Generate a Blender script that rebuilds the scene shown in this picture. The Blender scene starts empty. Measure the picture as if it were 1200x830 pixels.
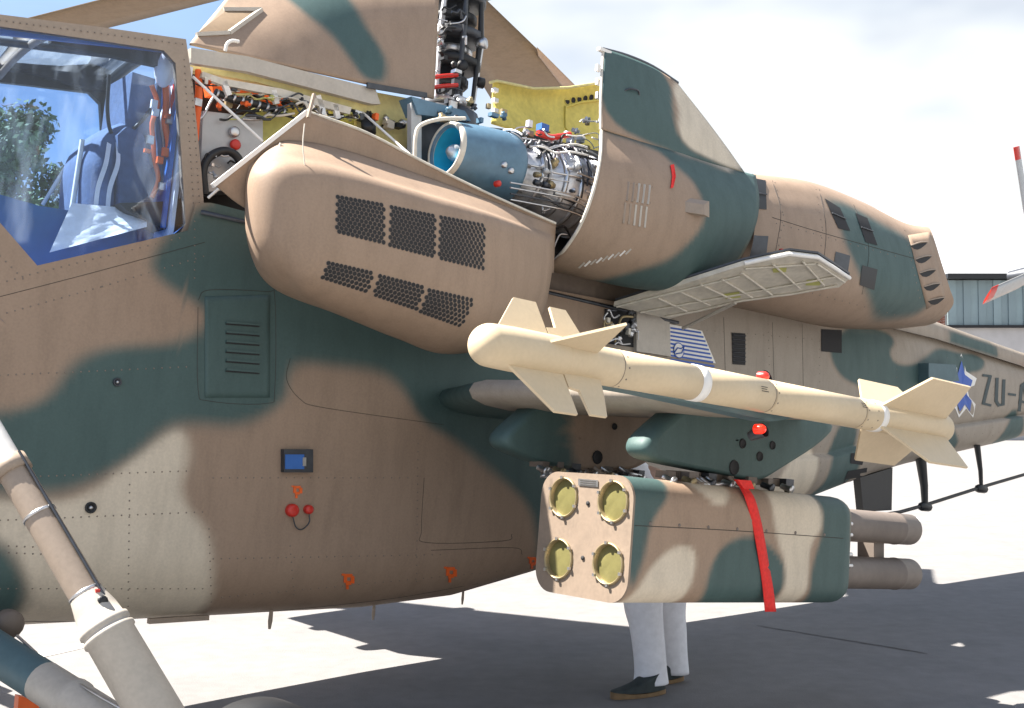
import bpy, bmesh, math, random
import numpy as np
from mathutils import Vector, Matrix
from mathutils.bvhtree import BVHTree
R = math.radians
random.seed(7)
S = bpy.context.scene
COL = S.collection

# ------------------------------------------------------------------ camera
F = 1350.0; CX = 600.0; CY = 415.0; CAMZ = 1.6
TH = math.atan((480 - CY) / F)
cam = bpy.data.cameras.new('camera'); cam.sensor_width = 36; cam.lens = 36 * F / 1200
cam.clip_start = 0.05; cam.clip_end = 3000
co = bpy.data.objects.new('camera', cam); COL.objects.link(co)
co.location = (0, 0, CAMZ); co.rotation_euler = (math.pi / 2 + TH, 0, 0)
S.camera = co

# ------------------------------------------------------------------ sky and sun
SUN = Vector((-0.57, 0.03, 0.82)).normalized()
S.view_settings.view_transform = 'Standard'; S.view_settings.look = 'None'
S.view_settings.exposure = 2.0; S.view_settings.gamma = 1
w = bpy.data.worlds.new('World'); S.world = w; w.use_nodes = True
wt = w.node_tree; wt.nodes.clear()
def N(t, typ, **kw):
    n = t.nodes.new(typ)
    for k, v in kw.items(): setattr(n, k, v)
    return n
sky = N(wt, 'ShaderNodeTexSky', sky_type='NISHITA', sun_disc=False)
sky.sun_elevation = math.asin(SUN.z); sky.sun_rotation = math.atan2(SUN.x, SUN.y)
b1 = N(wt, 'ShaderNodeBackground'); b1.inputs[1].default_value = 0.058
b2 = N(wt, 'ShaderNodeBackground'); b2.inputs[0].default_value = (0.94, 0.98, 1.0, 1); b2.inputs[1].default_value = 0.275
b3 = N(wt, 'ShaderNodeBackground'); b3.inputs[0].default_value = (0.54, 0.67, 0.95, 1); b3.inputs[1].default_value = 0.17
tc = N(wt, 'ShaderNodeTexCoord')
mp = N(wt, 'ShaderNodeMapping'); mp.inputs['Scale'].default_value = (1, 1, 2.4); mp.inputs['Location'].default_value = (0.25, 0.1, 0.55)
ns = N(wt, 'ShaderNodeTexNoise'); ns.inputs['Scale'].default_value = 1.7; ns.inputs['Detail'].default_value = 4.5; ns.inputs['Roughness'].default_value = 0.55
r1 = N(wt, 'ShaderNodeValToRGB'); r1.color_ramp.elements[0].position = 0.36; r1.color_ramp.elements[1].position = 0.56
ns2 = N(wt, 'ShaderNodeTexNoise'); ns2.inputs['Scale'].default_value = 2.6; ns2.inputs['Detail'].default_value = 5
r2 = N(wt, 'ShaderNodeValToRGB'); r2.color_ramp.elements[0].position = 0.35; r2.color_ramp.elements[1].position = 0.75
mx = N(wt, 'ShaderNodeMixShader'); mx2 = N(wt, 'ShaderNodeMixShader'); wo = N(wt, 'ShaderNodeOutputWorld')
L = wt.links.new
sx = N(wt, 'ShaderNodeSeparateXYZ'); L(tc.outputs['Generated'], sx.inputs[0])
ma1 = N(wt, 'ShaderNodeMath', operation='MULTIPLY_ADD'); ma1.inputs[1].default_value = -0.55; ma1.inputs[2].default_value = 0.13; ma1.use_clamp = False
L(sx.outputs[2], ma1.inputs[0])                         # clouds thicken towards the horizon
ma2 = N(wt, 'ShaderNodeMath', operation='MULTIPLY_ADD'); ma2.inputs[1].default_value = 0.42; L(sx.outputs[0], ma2.inputs[0]); L(ma1.outputs[0], ma2.inputs[2])
ad = N(wt, 'ShaderNodeMath', operation='ADD'); L(ma2.outputs[0], ad.inputs[1])
L(tc.outputs['Generated'], mp.inputs[0]); L(mp.outputs[0], ns.inputs['Vector']); L(ns.outputs[0], ad.inputs[0]); L(ad.outputs[0], r1.inputs[0])
L(mp.outputs[0], ns2.inputs['Vector']); L(ns2.outputs[0], r2.inputs[0])
L(sky.outputs[0], b1.inputs[0])
L(r2.outputs[0], mx2.inputs[0]); L(b1.outputs[0], mx2.inputs[1]); L(b3.outputs[0], mx2.inputs[2])
L(r1.outputs[0], mx.inputs[0]); L(mx2.outputs[0], mx.inputs[1]); L(b2.outputs[0], mx.inputs[2]); L(mx.outputs[0], wo.inputs[0])
sl = bpy.data.lights.new('sun', 'SUN'); sl.energy = 4.8; sl.angle = R(0.55); sl.color = (1, 0.94, 0.86)
so = bpy.data.objects.new('sun', sl); COL.objects.link(so)
so.rotation_euler = (-SUN).to_track_quat('-Z', 'Y').to_euler(); so.location = SUN * 30

# ------------------------------------------------------------------ the helicopter's own axes: t = towards the tail, s = out towards this side, h = up
def ray(px, py):
    x = (px - CX) / F; y = -(py - CY) / F
    return np.array([x, math.cos(TH) - y * math.sin(TH), math.sin(TH) + y * math.cos(TH)])
CAM = np.array([0, 0, CAMZ])
ax = ray(2200, 705); ax /= np.linalg.norm(ax)
yv = np.cross([0, 0, 1], ax); yv /= np.linalg.norm(yv)
uv = np.cross(ax, yv)
O0 = CAM + ray(560, 398) * 3.5 + yv * 3.05
O0 = O0 - uv * ((O0[2] - 1.6) / uv[2])
def loc(p): p = np.asarray(p) - O0; return np.array([p @ ax, p @ yv, p @ uv])     # world -> local (x=t, y=-s, z=h)
CL = loc(CAM)
def rl(px, py): r = ray(px, py); return np.array([r @ ax, r @ yv, r @ uv])
def T(px, py, s):
    r = rl(px, py); k = (-s - CL[1]) / r[1]; return tuple(CL + k * r)
def Tt(px, py, t):
    r = rl(px, py); k = (t - CL[0]) / r[0]; return tuple(CL + k * r)
def H(t, s, h): return (t, -s, h)
MH = Matrix(((ax[0], yv[0], uv[0], O0[0]), (ax[1], yv[1], uv[1], O0[1]), (ax[2], yv[2], uv[2], O0[2]), (0, 0, 0, 1)))
def wl(p): return tuple(loc(p))

# ------------------------------------------------------------------ mesh builder
def sub3(a, b): return (a[0]-b[0], a[1]-b[1], a[2]-b[2])
class MB:
    def __init__(s): s.v = []; s.f = []; s.flat = set()
    def quadgrid(s, rows, closed=False, flat=False):
        n = len(rows[0]); b = len(s.v)
        for r in rows: s.v += [tuple(map(float, p)) for p in r]
        for i in range(len(rows) - 1):
            for j in range(n if closed else n - 1):
                j2 = (j + 1) % n
                s.f.append((b + i*n + j, b + i*n + j2, b + (i+1)*n + j2, b + (i+1)*n + j))
                if flat: s.flat.add(len(s.f) - 1)
        return s
    def poly(s, pts):
        b = len(s.v); s.v += [tuple(map(float, p)) for p in pts]; s.f.append(tuple(range(b, b + len(pts)))); s.flat.add(len(s.f) - 1); return s
    def prism(s, pts, d):                 # polygon pts (3D), extruded by vector d
        n = len(pts); q = [tuple(p[i] + d[i] for i in range(3)) for p in pts]
        s.poly(pts[::-1]); s.poly(q)
        for i in range(n):
            j = (i + 1) % n; s.poly([pts[i], pts[j], q[j], q[i]])
        return s
    def box(s, c, d):
        x, y, z = c; a, b, e = d[0]/2, d[1]/2, d[2]/2
        return s.prism([(x-a, y-b, z-e), (x+a, y-b, z-e), (x+a, y+b, z-e), (x-a, y+b, z-e)], (0, 0, 2*e))
    def tube(s, path, r, n=8, cap=True, smooth=0):
        P = [np.array(p, float) for p in path]
        if smooth: P = crv(P, smooth)
        rs = r if hasattr(r, '__len__') else [r] * len(P)
        if len(rs) != len(P):
            rs = list(np.interp(np.linspace(0, 1, len(P)), np.linspace(0, 1, len(rs)), rs))
        rows = []; ref = None
        for i, p in enumerate(P):
            d = P[min(i+1, len(P)-1)] - P[max(i-1, 0)]; d = d / (np.linalg.norm(d) + 1e-9)
            if ref is None:
                ref = np.cross(d, [0, 0, 1]) if abs(d[2]) < .9 else np.cross(d, [0, 1, 0])
            ref = ref - d * (ref @ d); ref /= np.linalg.norm(ref) + 1e-9
            b = np.cross(d, ref)
            rows.append([p + rs[i] * (ref * math.cos(2*math.pi*k/n) + b * math.sin(2*math.pi*k/n)) for k in range(n)])
        s.quadgrid(rows, True)
        if cap: s.poly(rows[0][::-1]); s.poly(rows[-1])
        return s
    def lathe(s, c, axis, prof, n=24, closed=False):     # prof: (distance along axis, radius)
        ax_ = np.array(axis, float); ax_ /= np.linalg.norm(ax_)
        r = np.cross(ax_, [0, 0, 1]) if abs(ax_[2]) < .9 else np.cross(ax_, [1, 0, 0]); r /= np.linalg.norm(r); b = np.cross(ax_, r)
        rows = [[np.array(c) + ax_ * z + q * (r * math.cos(2*math.pi*k/n) + b * math.sin(2*math.pi*k/n)) for k in range(n)] for z, q in prof]
        s.quadgrid(rows, True); 
        if closed: s.poly(rows[0][::-1]); s.poly(rows[-1])
        return s
    def bar(s, a, b, wd, ht=None, up=(0, 0, 1)):
        a = np.array(a, float); b = np.array(b, float); d = b - a; d /= np.linalg.norm(d)
        u_ = np.array(up, float); sd = np.cross(d, u_); sd /= np.linalg.norm(sd) + 1e-9; u_ = np.cross(sd, d); ht = ht or wd
        q = [a + sd*wd/2*i + u_*ht/2*j for i, j in ((-1, -1), (1, -1), (1, 1), (-1, 1))]
        return s.prism(q, tuple(b - a))
    def mirror(s):
        m = MB(); m.v = [(x, -y, z) for x, y, z in s.v]; m.f = [tuple(reversed(f)) for f in s.f]; m.flat = set(s.flat); return m
    def bvh(s): return BVHTree.FromPolygons([Vector(v) for v in s.v], s.f)
def crv(P, m):
    P = [np.array(p, float) for p in P]; out = []
    Q = [2*P[0] - P[1]] + P + [2*P[-1] - P[-2]]
    for i in range(len(P) - 1):
        a, b, c, d = Q[i:i+4]
        for k in range(m):
            t = k / m
            out.append(0.5*((2*b) + (c - a)*t + (2*a - 5*b + 4*c - d)*t*t + (3*b - a - 3*c + d)*t**3))
    out.append(P[-1]); return out
def patch(ctrl, m=8, n=8, nr=None):
    rows = [crv(r, n) for r in ctrl]
    cols = list(zip(*rows))
    cols = [crv(c, m) for c in cols]
    return [list(r) for r in zip(*cols)]

CEN = {}
ISH = set()
def obj(name, mb, mat, parent=None, local=True, flat=False, **props):
    V = np.array(mb.v); c = (V.min(0) + V.max(0)) / 2
    me = bpy.data.meshes.new(name)
    me.from_pydata([tuple(v) for v in (V - c)], [], mb.f); me.materials.append(mat); me.update()
    if not flat:
        sm = np.ones(len(me.polygons), bool)
        for i in mb.flat: sm[i] = False
        me.polygons.foreach_set('use_smooth', sm)
    o = bpy.data.objects.new(name, me); COL.objects.link(o)
    CEN[o] = c
    if parent is not None:
        o.parent = parent; o.location = Vector(c - CEN[parent])
    elif local:
        o.matrix_world = MH @ Matrix.Translation(Vector(c))
    else:
        o.location = Vector(c)
    for k, v in props.items(): o[k] = v
    return o
def recalc(o, thick=None):
    bm = bmesh.new(); bm.from_mesh(o.data); bmesh.ops.remove_doubles(bm, verts=bm.verts, dist=1e-5)
    bmesh.ops.recalc_face_normals(bm, faces=bm.faces); bm.to_mesh(o.data); bm.free()
    return o
def solid(o, th, off=0):
    m = o.modifiers.new('thickness', 'SOLIDIFY'); m.thickness = th; m.offset = off; return o
def bevel(o, wd, seg=2):
    m = o.modifiers.new('bevel', 'BEVEL'); m.width = wd; m.segments = seg; m.limit_method = 'ANGLE'; return o
def thing(name, label, cat, base, local=True, group=None):
    o = bpy.data.objects.new(name, None); COL.objects.link(o); o.empty_display_size = .2
    CEN[o] = np.array(base, float)
    o.matrix_world = (MH @ Matrix.Translation(Vector(base))) if local else Matrix.Translation(Vector(base))
    o['label'] = label; o['category'] = cat
    if group: o['group'] = group
    return o

# ------------------------------------------------------------------ materials
def mat(name, col, rough=.6, metal=0, noise=.0, nscale=20, bump=0, bscale=60, spec=.5, emit=None, camo=False, dirt=0, ior=None):
    m = bpy.data.materials.new(name); m.use_nodes = True; t = m.node_tree; b = t.nodes['Principled BSDF']
    b.inputs['Roughness'].default_value = rough; b.inputs['Metallic'].default_value = metal
    b.inputs['Specular IOR Level'].default_value = spec
    l = t.links.new; c4 = (*col, 1); src = None
    tcn = N(t, 'ShaderNodeTexCoord')
    if camo:
        at = N(t, 'ShaderNodeAttribute', attribute_name='camo')
        sp = N(t, 'ShaderNodeSeparateColor'); l(at.outputs['Color'], sp.inputs[0])
        m1 = N(t, 'ShaderNodeMix', data_type='RGBA'); m1.inputs[6].default_value = c4; m1.inputs[7].default_value = CREAM
        l(sp.outputs[1], m1.inputs[0])
        m2 = N(t, 'ShaderNodeMix', data_type='RGBA'); l(m1.outputs[2], m2.inputs[6]); m2.inputs[7].default_value = TEAL
        l(sp.outputs[0], m2.inputs[0]); 
        m3 = N(t, 'ShaderNodeMix', data_type='RGBA'); l(m2.outputs[2], m3.inputs[6]); m3.inputs[7].default_value = GREY
        l(sp.outputs[2], m3.inputs[0]); src = m3.outputs[2]
    if noise or dirt:
        nz = N(t, 'ShaderNodeTexNoise'); nz.inputs['Scale'].default_value = nscale; nz.inputs['Detail'].default_value = 6
        l(tcn.outputs['Object'], nz.inputs['Vector'])
        mr = N(t, 'ShaderNodeMapRange'); mr.inputs[1].default_value = .3; mr.inputs[2].default_value = .7
        mr.inputs[3].default_value = 1 - noise; mr.inputs[4].default_value = 1 + noise; l(nz.outputs[0], mr.inputs[0])
        mm = N(t, 'ShaderNodeMix', data_type='RGBA', blend_type='MULTIPLY'); mm.inputs[0].default_value = 1
        if src: l(src, mm.inputs[6])
        else: mm.inputs[6].default_value = c4
        l(mr.outputs[0], mm.inputs[7]); src = mm.outputs[2]
        if dirt:
            n2 = N(t, 'ShaderNodeTexNoise'); n2.inputs['Scale'].default_value = nscale * .22; n2.inputs['Detail'].default_value = 8; n2.inputs['Roughness'].default_value = .65
            if camo:
                mpp = N(t, 'ShaderNodeMapping'); mpp.inputs['Scale'].default_value = (1.6, 1.6, .35); l(tcn.outputs['Object'], mpp.inputs[0]); n2.inputs['Scale'].default_value = 7; l(mpp.outputs[0], n2.inputs['Vector'])
            else: l(tcn.outputs['Object'], n2.inputs['Vector'])
            m5 = N(t, 'ShaderNodeMapRange'); m5.inputs[1].default_value = .45; m5.inputs[2].default_value = .75
            m5.inputs[3].default_value = 1; m5.inputs[4].default_value = 1 - dirt; l(n2.outputs[0], m5.inputs[0])
            m6 = N(t, 'ShaderNodeMix', data_type='RGBA', blend_type='MULTIPLY'); m6.inputs[0].default_value = 1
            l(src, m6.inputs[6]); l(m5.outputs[0], m6.inputs[7]); src = m6.outputs[2]
            rr = N(t, 'ShaderNodeMapRange'); rr.inputs[3].default_value = rough - .08; rr.inputs[4].default_value = min(1, rough + .12)
            l(n2.outputs[0], rr.inputs[0]); l(rr.outputs[0], b.inputs['Roughness'])
    if src: l(src, b.inputs['Base Color'])
    else: b.inputs['Base Color'].default_value = c4
    if bump:
        nb = N(t, 'ShaderNodeTexNoise'); nb.inputs['Scale'].default_value = bscale; nb.inputs['Detail'].default_value = 4
        l(tcn.outputs['Object'], nb.inputs['Vector'])
        bp = N(t, 'ShaderNodeBump'); bp.inputs['Strength'].default_value = bump; bp.inputs['Distance'].default_value = .01
        l(nb.outputs[0], bp.inputs['Height']); l(bp.outputs[0], b.inputs['Normal'])
    if emit: b.inputs['Emission Color'].default_value = (*emit[0], 1); b.inputs['Emission Strength'].default_value = emit[1]
    return m
CREAM = (.62, .54, .425, 1); TEAL = (.060, .104, .100, 1); GREY = (.32, .275, .225, 1)
M = {}
M['camo'] = mat('camouflage_paint', (.315, .226, .162), .56, noise=.06, nscale=90, bump=.30, bscale=3.2, camo=True, dirt=.16, spec=.35)
M['tan'] = mat('cream_missile_paint', (.58, .465, .305), .45, noise=.03, nscale=60, bump=.03, dirt=.06)
M['white'] = mat('white_paint', (.80, .78, .74), .5, noise=.05, nscale=30, dirt=.12)
M['offwhite'] = mat('off_white_primer', (.62, .58, .50), .55, noise=.10, nscale=25, dirt=.25)
M['yellow'] = mat('yellow_zinc_primer', (.68, .56, .12), .55, noise=.10, nscale=25, dirt=.2)
M['paleyellow'] = mat('pale_yellow_primer', (.74, .66, .30), .55, noise=.10, nscale=25, dirt=.2)
M['green'] = mat('yellow_green_primer', (.46, .46, .14), .55, noise=.12, nscale=25, dirt=.25)
M['orange'] = mat('orange_paint', (.80, .13, .02), .5, noise=.08)
M['red'] = mat('red_fabric', (.75, .025, .02), .75, noise=.12, nscale=60, bump=.2, bscale=120)
M['redpaint'] = mat('red_gloss_paint', (.55, .03, .02), .3)
M['black'] = mat('black_rubber', (.014, .015, .017), .5, noise=.1)
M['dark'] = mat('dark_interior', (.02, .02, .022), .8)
M['darkgrey'] = mat('dark_grey_metal', (.07, .075, .085), .42, .6, noise=.15)
M['steel'] = mat('bare_steel', (.55, .55, .56), .3, .9, noise=.12, nscale=30, bump=.05)
M['alu'] = mat('cast_aluminium', (.62, .63, .66), .42, .7, noise=.12, nscale=25, bump=.1, bscale=90)
M['greybox'] = mat('grey_enamel', (.42, .43, .44), .4, .2, noise=.06)
M['engineblue'] = mat('blue_grey_enamel', (.10, .19, .27), .35, .1, noise=.10, nscale=22, dirt=.2)
M['cyan'] = mat('cyan_enamel', (.03, .40, .62), .4, noise=.05)
M['bluepaint'] = mat('blue_paint', (.03, .13, .42), .5, noise=.06)
M['badgeblue'] = mat('badge_blue', (.03, .10, .42), .5)
M['glyph'] = mat('dark_green_lettering', (.035, .055, .06), .6)
M['bluefabric'] = mat('blue_seat_fabric', (.07, .115, .22), .85, noise=.15, bump=.2)
M['paleblue'] = mat('pale_blue_panel', (.42, .50, .66), .6, noise=.1)
M['whitecloth'] = mat('white_cloth', (.80, .80, .84), .9, noise=.06, nscale=30, bump=.25, bscale=22)
M['blade'] = mat('brown_blade_paint', (.21, .145, .085), .6, noise=.08, nscale=40, dirt=.15)
M['bladelight'] = mat('light_blade_paint', (.42, .30, .22), .6, noise=.08)
M['lens'] = mat('yellow_tube_cover', (.17, .155, .06), .3, .1, noise=.14, nscale=18, bump=.08)
M['tubegrey'] = mat('grey_brown_tube', (.17, .14, .12), .5, noise=.08, dirt=.2)
M['strut'] = mat('strut_brown_paint', (.31, .245, .19), .5, noise=.06, nscale=60, dirt=.12)
M['strutpale'] = mat('strut_pale_paint', (.46, .42, .365), .45, noise=.05, nscale=60, dirt=.12)
M['strutteal'] = mat('strut_teal_paint', (.07, .13, .15), .5, noise=.08, dirt=.12)
M['lamp'] = mat('red_lamp_glass', (.8, .02, .01), .2, emit=((1, .02, .004), .35))
M['brass'] = mat('dull_brass_fitting', (.34, .27, .15), .45, .6, noise=.15)
M['shoe'] = mat('dark_green_suede', (.035, .045, .045), .8, noise=.2)
M['sole'] = mat('tan_shoe_sole', (.22, .14, .07), .8, noise=.2)
M['skin'] = mat('skin', (.45, .27, .19), .55, noise=.05)
M['hair'] = mat('grey_hair', (.10, .09, .08), .8)
M['line'] = mat('panel_gap', (.05, .045, .04), .8)
M['rivet'] = mat('rivet_paint', (.19, .155, .125), .5)
M['cover'] = mat('blue_dust_cover', (.016, .12, .27), .6, noise=.15, nscale=8, bump=.2, bscale=6)
M['podface'] = mat('pod_face_shaded_brown', (.235, .18, .135), .5, noise=.06, nscale=60, dirt=.2, bump=.1, bscale=8)  # darker than the pod's brown: shade on the front face put into the colour
M['rackbrown'] = mat('rack_brown_paint', (.16, .125, .10), .55, noise=.12, dirt=.3)
def glassmat():
    m = bpy.data.materials.new('canopy_glass'); m.use_nodes = True; t = m.node_tree; t.nodes.clear()
    o = N(t, 'ShaderNodeOutputMaterial'); g = N(t, 'ShaderNodeBsdfGlossy'); g.inputs['Roughness'].default_value = .03
    tr = N(t, 'ShaderNodeBsdfTransparent'); tr.inputs[0].default_value = (.80, .88, .97, 1)
    fr = N(t, 'ShaderNodeFresnel'); fr.inputs[0].default_value = 1.5
    ma = N(t, 'ShaderNodeMath', operation='MULTIPLY_ADD'); ma.inputs[1].default_value = .9; ma.inputs[2].default_value = .0
    x = N(t, 'ShaderNodeMixShader'); l = t.links.new
    tcn = N(t, 'ShaderNodeTexCoord'); nz = N(t, 'ShaderNodeTexNoise'); nz.inputs['Scale'].default_value = 2.5
    bp = N(t, 'ShaderNodeBump'); bp.inputs['Strength'].default_value = .25; bp.inputs['Distance'].default_value = .02
    l(tcn.outputs['Object'], nz.inputs[0]); l(nz.outputs[0], bp.inputs['Height']); l(bp.outputs[0], g.inputs['Normal'])
    l(fr.outputs[0], ma.inputs[0]); l(ma.outputs[0], x.inputs[0]); l(tr.outputs[0], x.inputs[1]); l(g.outputs[0], x.inputs[2])
    mp_ = N(t, 'ShaderNodeMapping'); mp_.inputs['Rotation'].default_value = (0, .6, 0); mp_.inputs['Scale'].default_value = (3.5, 1, .8)       # dust smears on the perspex, also painting in its pale hazy reflections
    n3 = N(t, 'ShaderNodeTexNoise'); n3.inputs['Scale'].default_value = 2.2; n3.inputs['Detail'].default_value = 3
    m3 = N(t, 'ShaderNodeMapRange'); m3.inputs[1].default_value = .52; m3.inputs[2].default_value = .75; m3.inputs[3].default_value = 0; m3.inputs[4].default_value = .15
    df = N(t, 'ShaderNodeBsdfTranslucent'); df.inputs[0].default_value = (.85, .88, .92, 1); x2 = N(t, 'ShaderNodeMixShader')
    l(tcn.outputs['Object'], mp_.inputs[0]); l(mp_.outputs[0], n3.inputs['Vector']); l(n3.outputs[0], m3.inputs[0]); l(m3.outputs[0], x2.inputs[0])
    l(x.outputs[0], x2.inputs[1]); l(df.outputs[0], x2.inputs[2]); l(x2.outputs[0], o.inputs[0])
    return m
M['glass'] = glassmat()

# ------------------------------------------------------------------ camouflage patches (in the helicopter's own side elevation)
def chaikin(P, n=2):
    P = [np.array(p, float) for p in P]
    for _ in range(n):
        Q = []
        for i in range(len(P)):
            a, b = P[i], P[(i + 1) % len(P)]; Q += [a*.75 + b*.25, a*.25 + b*.75]
        P = Q
    return np.array(P)
def sdf(X, P):
    d = np.full(len(X), 1e9); ins = np.zeros(len(X), bool)
    for i in range(len(P)):
        a = P[i]; b = P[(i+1) % len(P)]; e = b - a; wv = X - a
        k = np.clip((wv @ e) / (e @ e + 1e-12), 0, 1); q = wv - k[:, None]*e
        d = np.minimum(d, (q*q).sum(1))
        c1 = (X[:, 1] >= a[1]); c2 = (X[:, 1] < b[1]); c3 = (e[0]*wv[:, 1] > e[1]*wv[:, 0])
        ins ^= (c1 & c2 & c3) | (~c1 & ~c2 & ~c3)
    return np.where(ins, -1, 1) * np.sqrt(d)
def paint(o, patches, s, soft=.03):
    me = o.data; n = len(me.vertices); V = np.empty(n*3); me.vertices.foreach_get('co', V); V = V.reshape(-1, 3) + CEN[o]
    X = V[:, [0, 2]]; C4 = np.zeros((n, 4)); C4[:, 3] = 1
    rg = np.random.RandomState(3)
    for ch, P in patches:
        L2 = np.array([[T(px, py, s)[0], T(px, py, s)[2]] for px, py in P])
        wob = .012*np.sin(X[:, 0]*9+X[:, 1]*5) + .01*np.sin(X[:, 1]*17+1)
        d = sdf(X, chaikin(L2)) + wob
        k = np.clip(.5 - d / (2*soft), 0, 1); k = k*k*(3-2*k)
        C4[:, :3] *= (1 - k)[:, None]; C4[:, ch] += k
    at = me.color_attributes.new('camo', 'FLOAT_COLOR', 'POINT'); at.data.foreach_set('color', C4.ravel())
    return o
TL, CR, GR = 0, 1, 2
CAMO_FRONT = [
 (CR, [(-120, 590), (60, 588), (110, 575), (160, 530), (200, 495), (217, 498), (224, 540), (213, 585), (243, 625), (256, 665), (250, 800), (-120, 800)]),
 (TL, [(285, 200), (222, 255), (178, 298), (186, 325), (240, 352), (248, 380), (215, 400), (150, 403), (90, 428), (50, 468), (-10, 487), (-120, 500), (-120, 560), (-10, 572), (60, 585), (108, 572), (150, 535), (190, 505), (225, 500), (290, 497), (335, 475), (337, 440), (355, 425), (420, 430), (470, 452), (492, 500), (530, 515), (590, 560), (625, 610), (640, 680), (720, 680), (700, 390), (560, 380), (350, 300)]),
 (TL, [(-60, 640), (10, 635), (35, 690), (25, 740), (-60, 760)]),
 (GR, [(700, 330), (980, 330), (985, 400), (1000, 470), (975, 520), (960, 560), (930, 600), (900, 640), (700, 640)]),
]
CAMO_AFT = [
 (GR, [(640, 300), (1400, 300), (1400, 640), (640, 640)]),
 (TL, [(972, 400), (1000, 380), (1045, 382), (1062, 398), (1050, 418), (1075, 430), (1098, 412), (1128, 408), (1175, 418), (1168, 432), (1145, 442), (1125, 470), (1128, 500), (1145, 530), (1112, 550), (1100, 500), (1060, 468), (1000, 455), (980, 430)]),
 (TL, [(985, 495), (1018, 490), (1012, 600), (962, 600), (975, 540)]),
 (CR, [(905, 550), (950, 520), (962, 535), (955, 620), (905, 620)]),
 (0, [(1190, 500), (1215, 470), (1230, 560), (1195, 560)]),
]

# =================================================================== SETTING: apron
def add_ground():
    b = MB(); n = 60
    xs = np.sinh(np.linspace(-6.2, 6.2, n)) * 3.5
    b.quadgrid([[(x, y, 0) for x in xs] for y in xs])
    m = mat('pale_concrete', (.186, .180, .177), .9, noise=.07, nscale=9, bump=.3, bscale=90, dirt=.14)
    o = obj('ground', b, m, local=False, kind='structure'); return o
add_ground()
def Gp(px, py, z=0.004):
    r = ray(px, py); k = (z - CAMZ) / r[2]; p = CAM + k*r; return (p[0], p[1], z)
lm = mat('worn_line_paint', (.82, .80, .74), .8, noise=.08, nscale=15)
for q in ([(1068, 607), (1165, 597), (1168, 600), (1072, 612)], [(25, 768), (108, 752), (112, 756), (32, 774)]):
    b = MB(); b.poly([Gp(*p) for p in q]); obj('painted_line', b, lm, local=False, kind='structure')
cm = mat('tar_joint', (.10, .095, .09), .9)
def joint(p0, p1, wd=.012):
    b = MB(); a = np.array(p0); c = np.array(p1); d = (c-a)/np.linalg.norm(c-a); nrm = np.array([-d[1], d[0]])
    pts = []; k = 40
    up, dn = [], []
    for i in range(k+1):
        q = a + (c-a)*i/k + nrm*random.uniform(-.006, .006); ww = wd*random.uniform(.5, 1.2)
        up.append((*(q+nrm*ww), .004)); dn.append((*(q-nrm*ww), .004))
    b.quadgrid([up, dn]); return obj('slab_joint', b, cm, local=False, kind='structure')
g1 = Gp(900, 735); g2 = Gp(1040, 758)
dj = np.array(g2[:2]) - np.array(g1[:2]); joint(np.array(g1[:2]) - dj*.1, np.array(g2[:2]) + dj*.3, .009)

# =================================================================== HELICOPTER
heli = thing('attack_helicopter', 'camouflaged attack helicopter in brown, teal and cream with its engine cowlings open on the apron', 'helicopter', H(2.0, 0, -1.2))
# ---- fuselage shell
def prof(x, pts): return float(np.interp(x, [p[0] for p in pts], [p[1] for p in pts]))
BOT = [(-2.6, -.80), (-1.5, -1.02), (-.46, -1.04), (.54, -.995), (1.5, -.955), (2.12, -.89), (2.74, -.745), (3.6, -.50), (4.6, -.27), (5.68, -.12), (6.6, .14), (7.2, .275), (8.9, .61), (10.5, .95), (12.2, 1.3)]
WID = [(-2.6, .38), (-1.5, .50), (-.5, .55), (.5, .585), (1.5, .60), (2.5, .585), (3.5, .56), (4.6, .53), (6.0, .45), (7.3, .39), (9.1, .33), (12.2, .2)]
TOP = [(-2.6, 1.5), (-1.2, 1.18), (-.8, .83), (-.533, .585), (.14, .885), (.17, 1.03), (.25, 1.05), (2.2, 1.0), (3.4, 1.05), (3.7, 1.35), (6.2, 1.40), (7.3, 1.435), (9.1, 1.42), (12.2, 1.50)]
TOP2 = [(-.8, .83), (3.4, 1.05), (3.7, 1.35), (6.2, 1.40), (7.3, 1.435), (9.1, 1.42), (12.2, 1.50)]
def section(t, full=True, nb=24, nsd=60):
    wv = prof(t, WID); hb = prof(t, BOT); ht = prof(t, TOP); pts = []
    rc = min(.42, wv * .75)                      # belly corner radius
    aft = min(1, max(0, (t - 3.6) / 2.5))
    for i in range(nsd):                         # near side, top to belly corner
        f = i / nsd; h = ht + (hb + rc - ht) * f
        tum = .06 * max(0, (h + .0) / 1.2)**2
        pts.append((wv - tum * (1 - aft) - aft * .07 * abs(2*f-1)**3, h))
    for i in range(nb + 1):
        a_ = math.pi/2 * i / nb
        pts.append((wv - rc + rc * math.cos(a_)**.85, hb + rc - rc * math.sin(a_)**.85))
    pts = pts + [(-s_, h_) for s_, h_ in reversed(pts[:])]
    return [H(t, s_, h_) for s_, h_ in pts]
fus = MB()
ts = sorted(set(list(np.round(np.arange(-2.6, 12.21, .036), 3)) + [-.533, .14, .17]))
fus.quadgrid([section(t) for t in ts])
tf = [t for t in ts if t <= 4.6]; ta = [t for t in ts if t >= tf[-1]]
fF = MB().quadgrid([section(t) for t in tf]); fA = MB().quadgrid([section(t) for t in ta])
fo = paint(obj('fuselage_shell', fF, M['camo'], heli), CAMO_FRONT, .58, .05)
ao = paint(obj('tail_boom', fA, M['camo'], heli), CAMO_AFT, .48, .035)
BF = fus.bvh()
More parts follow.
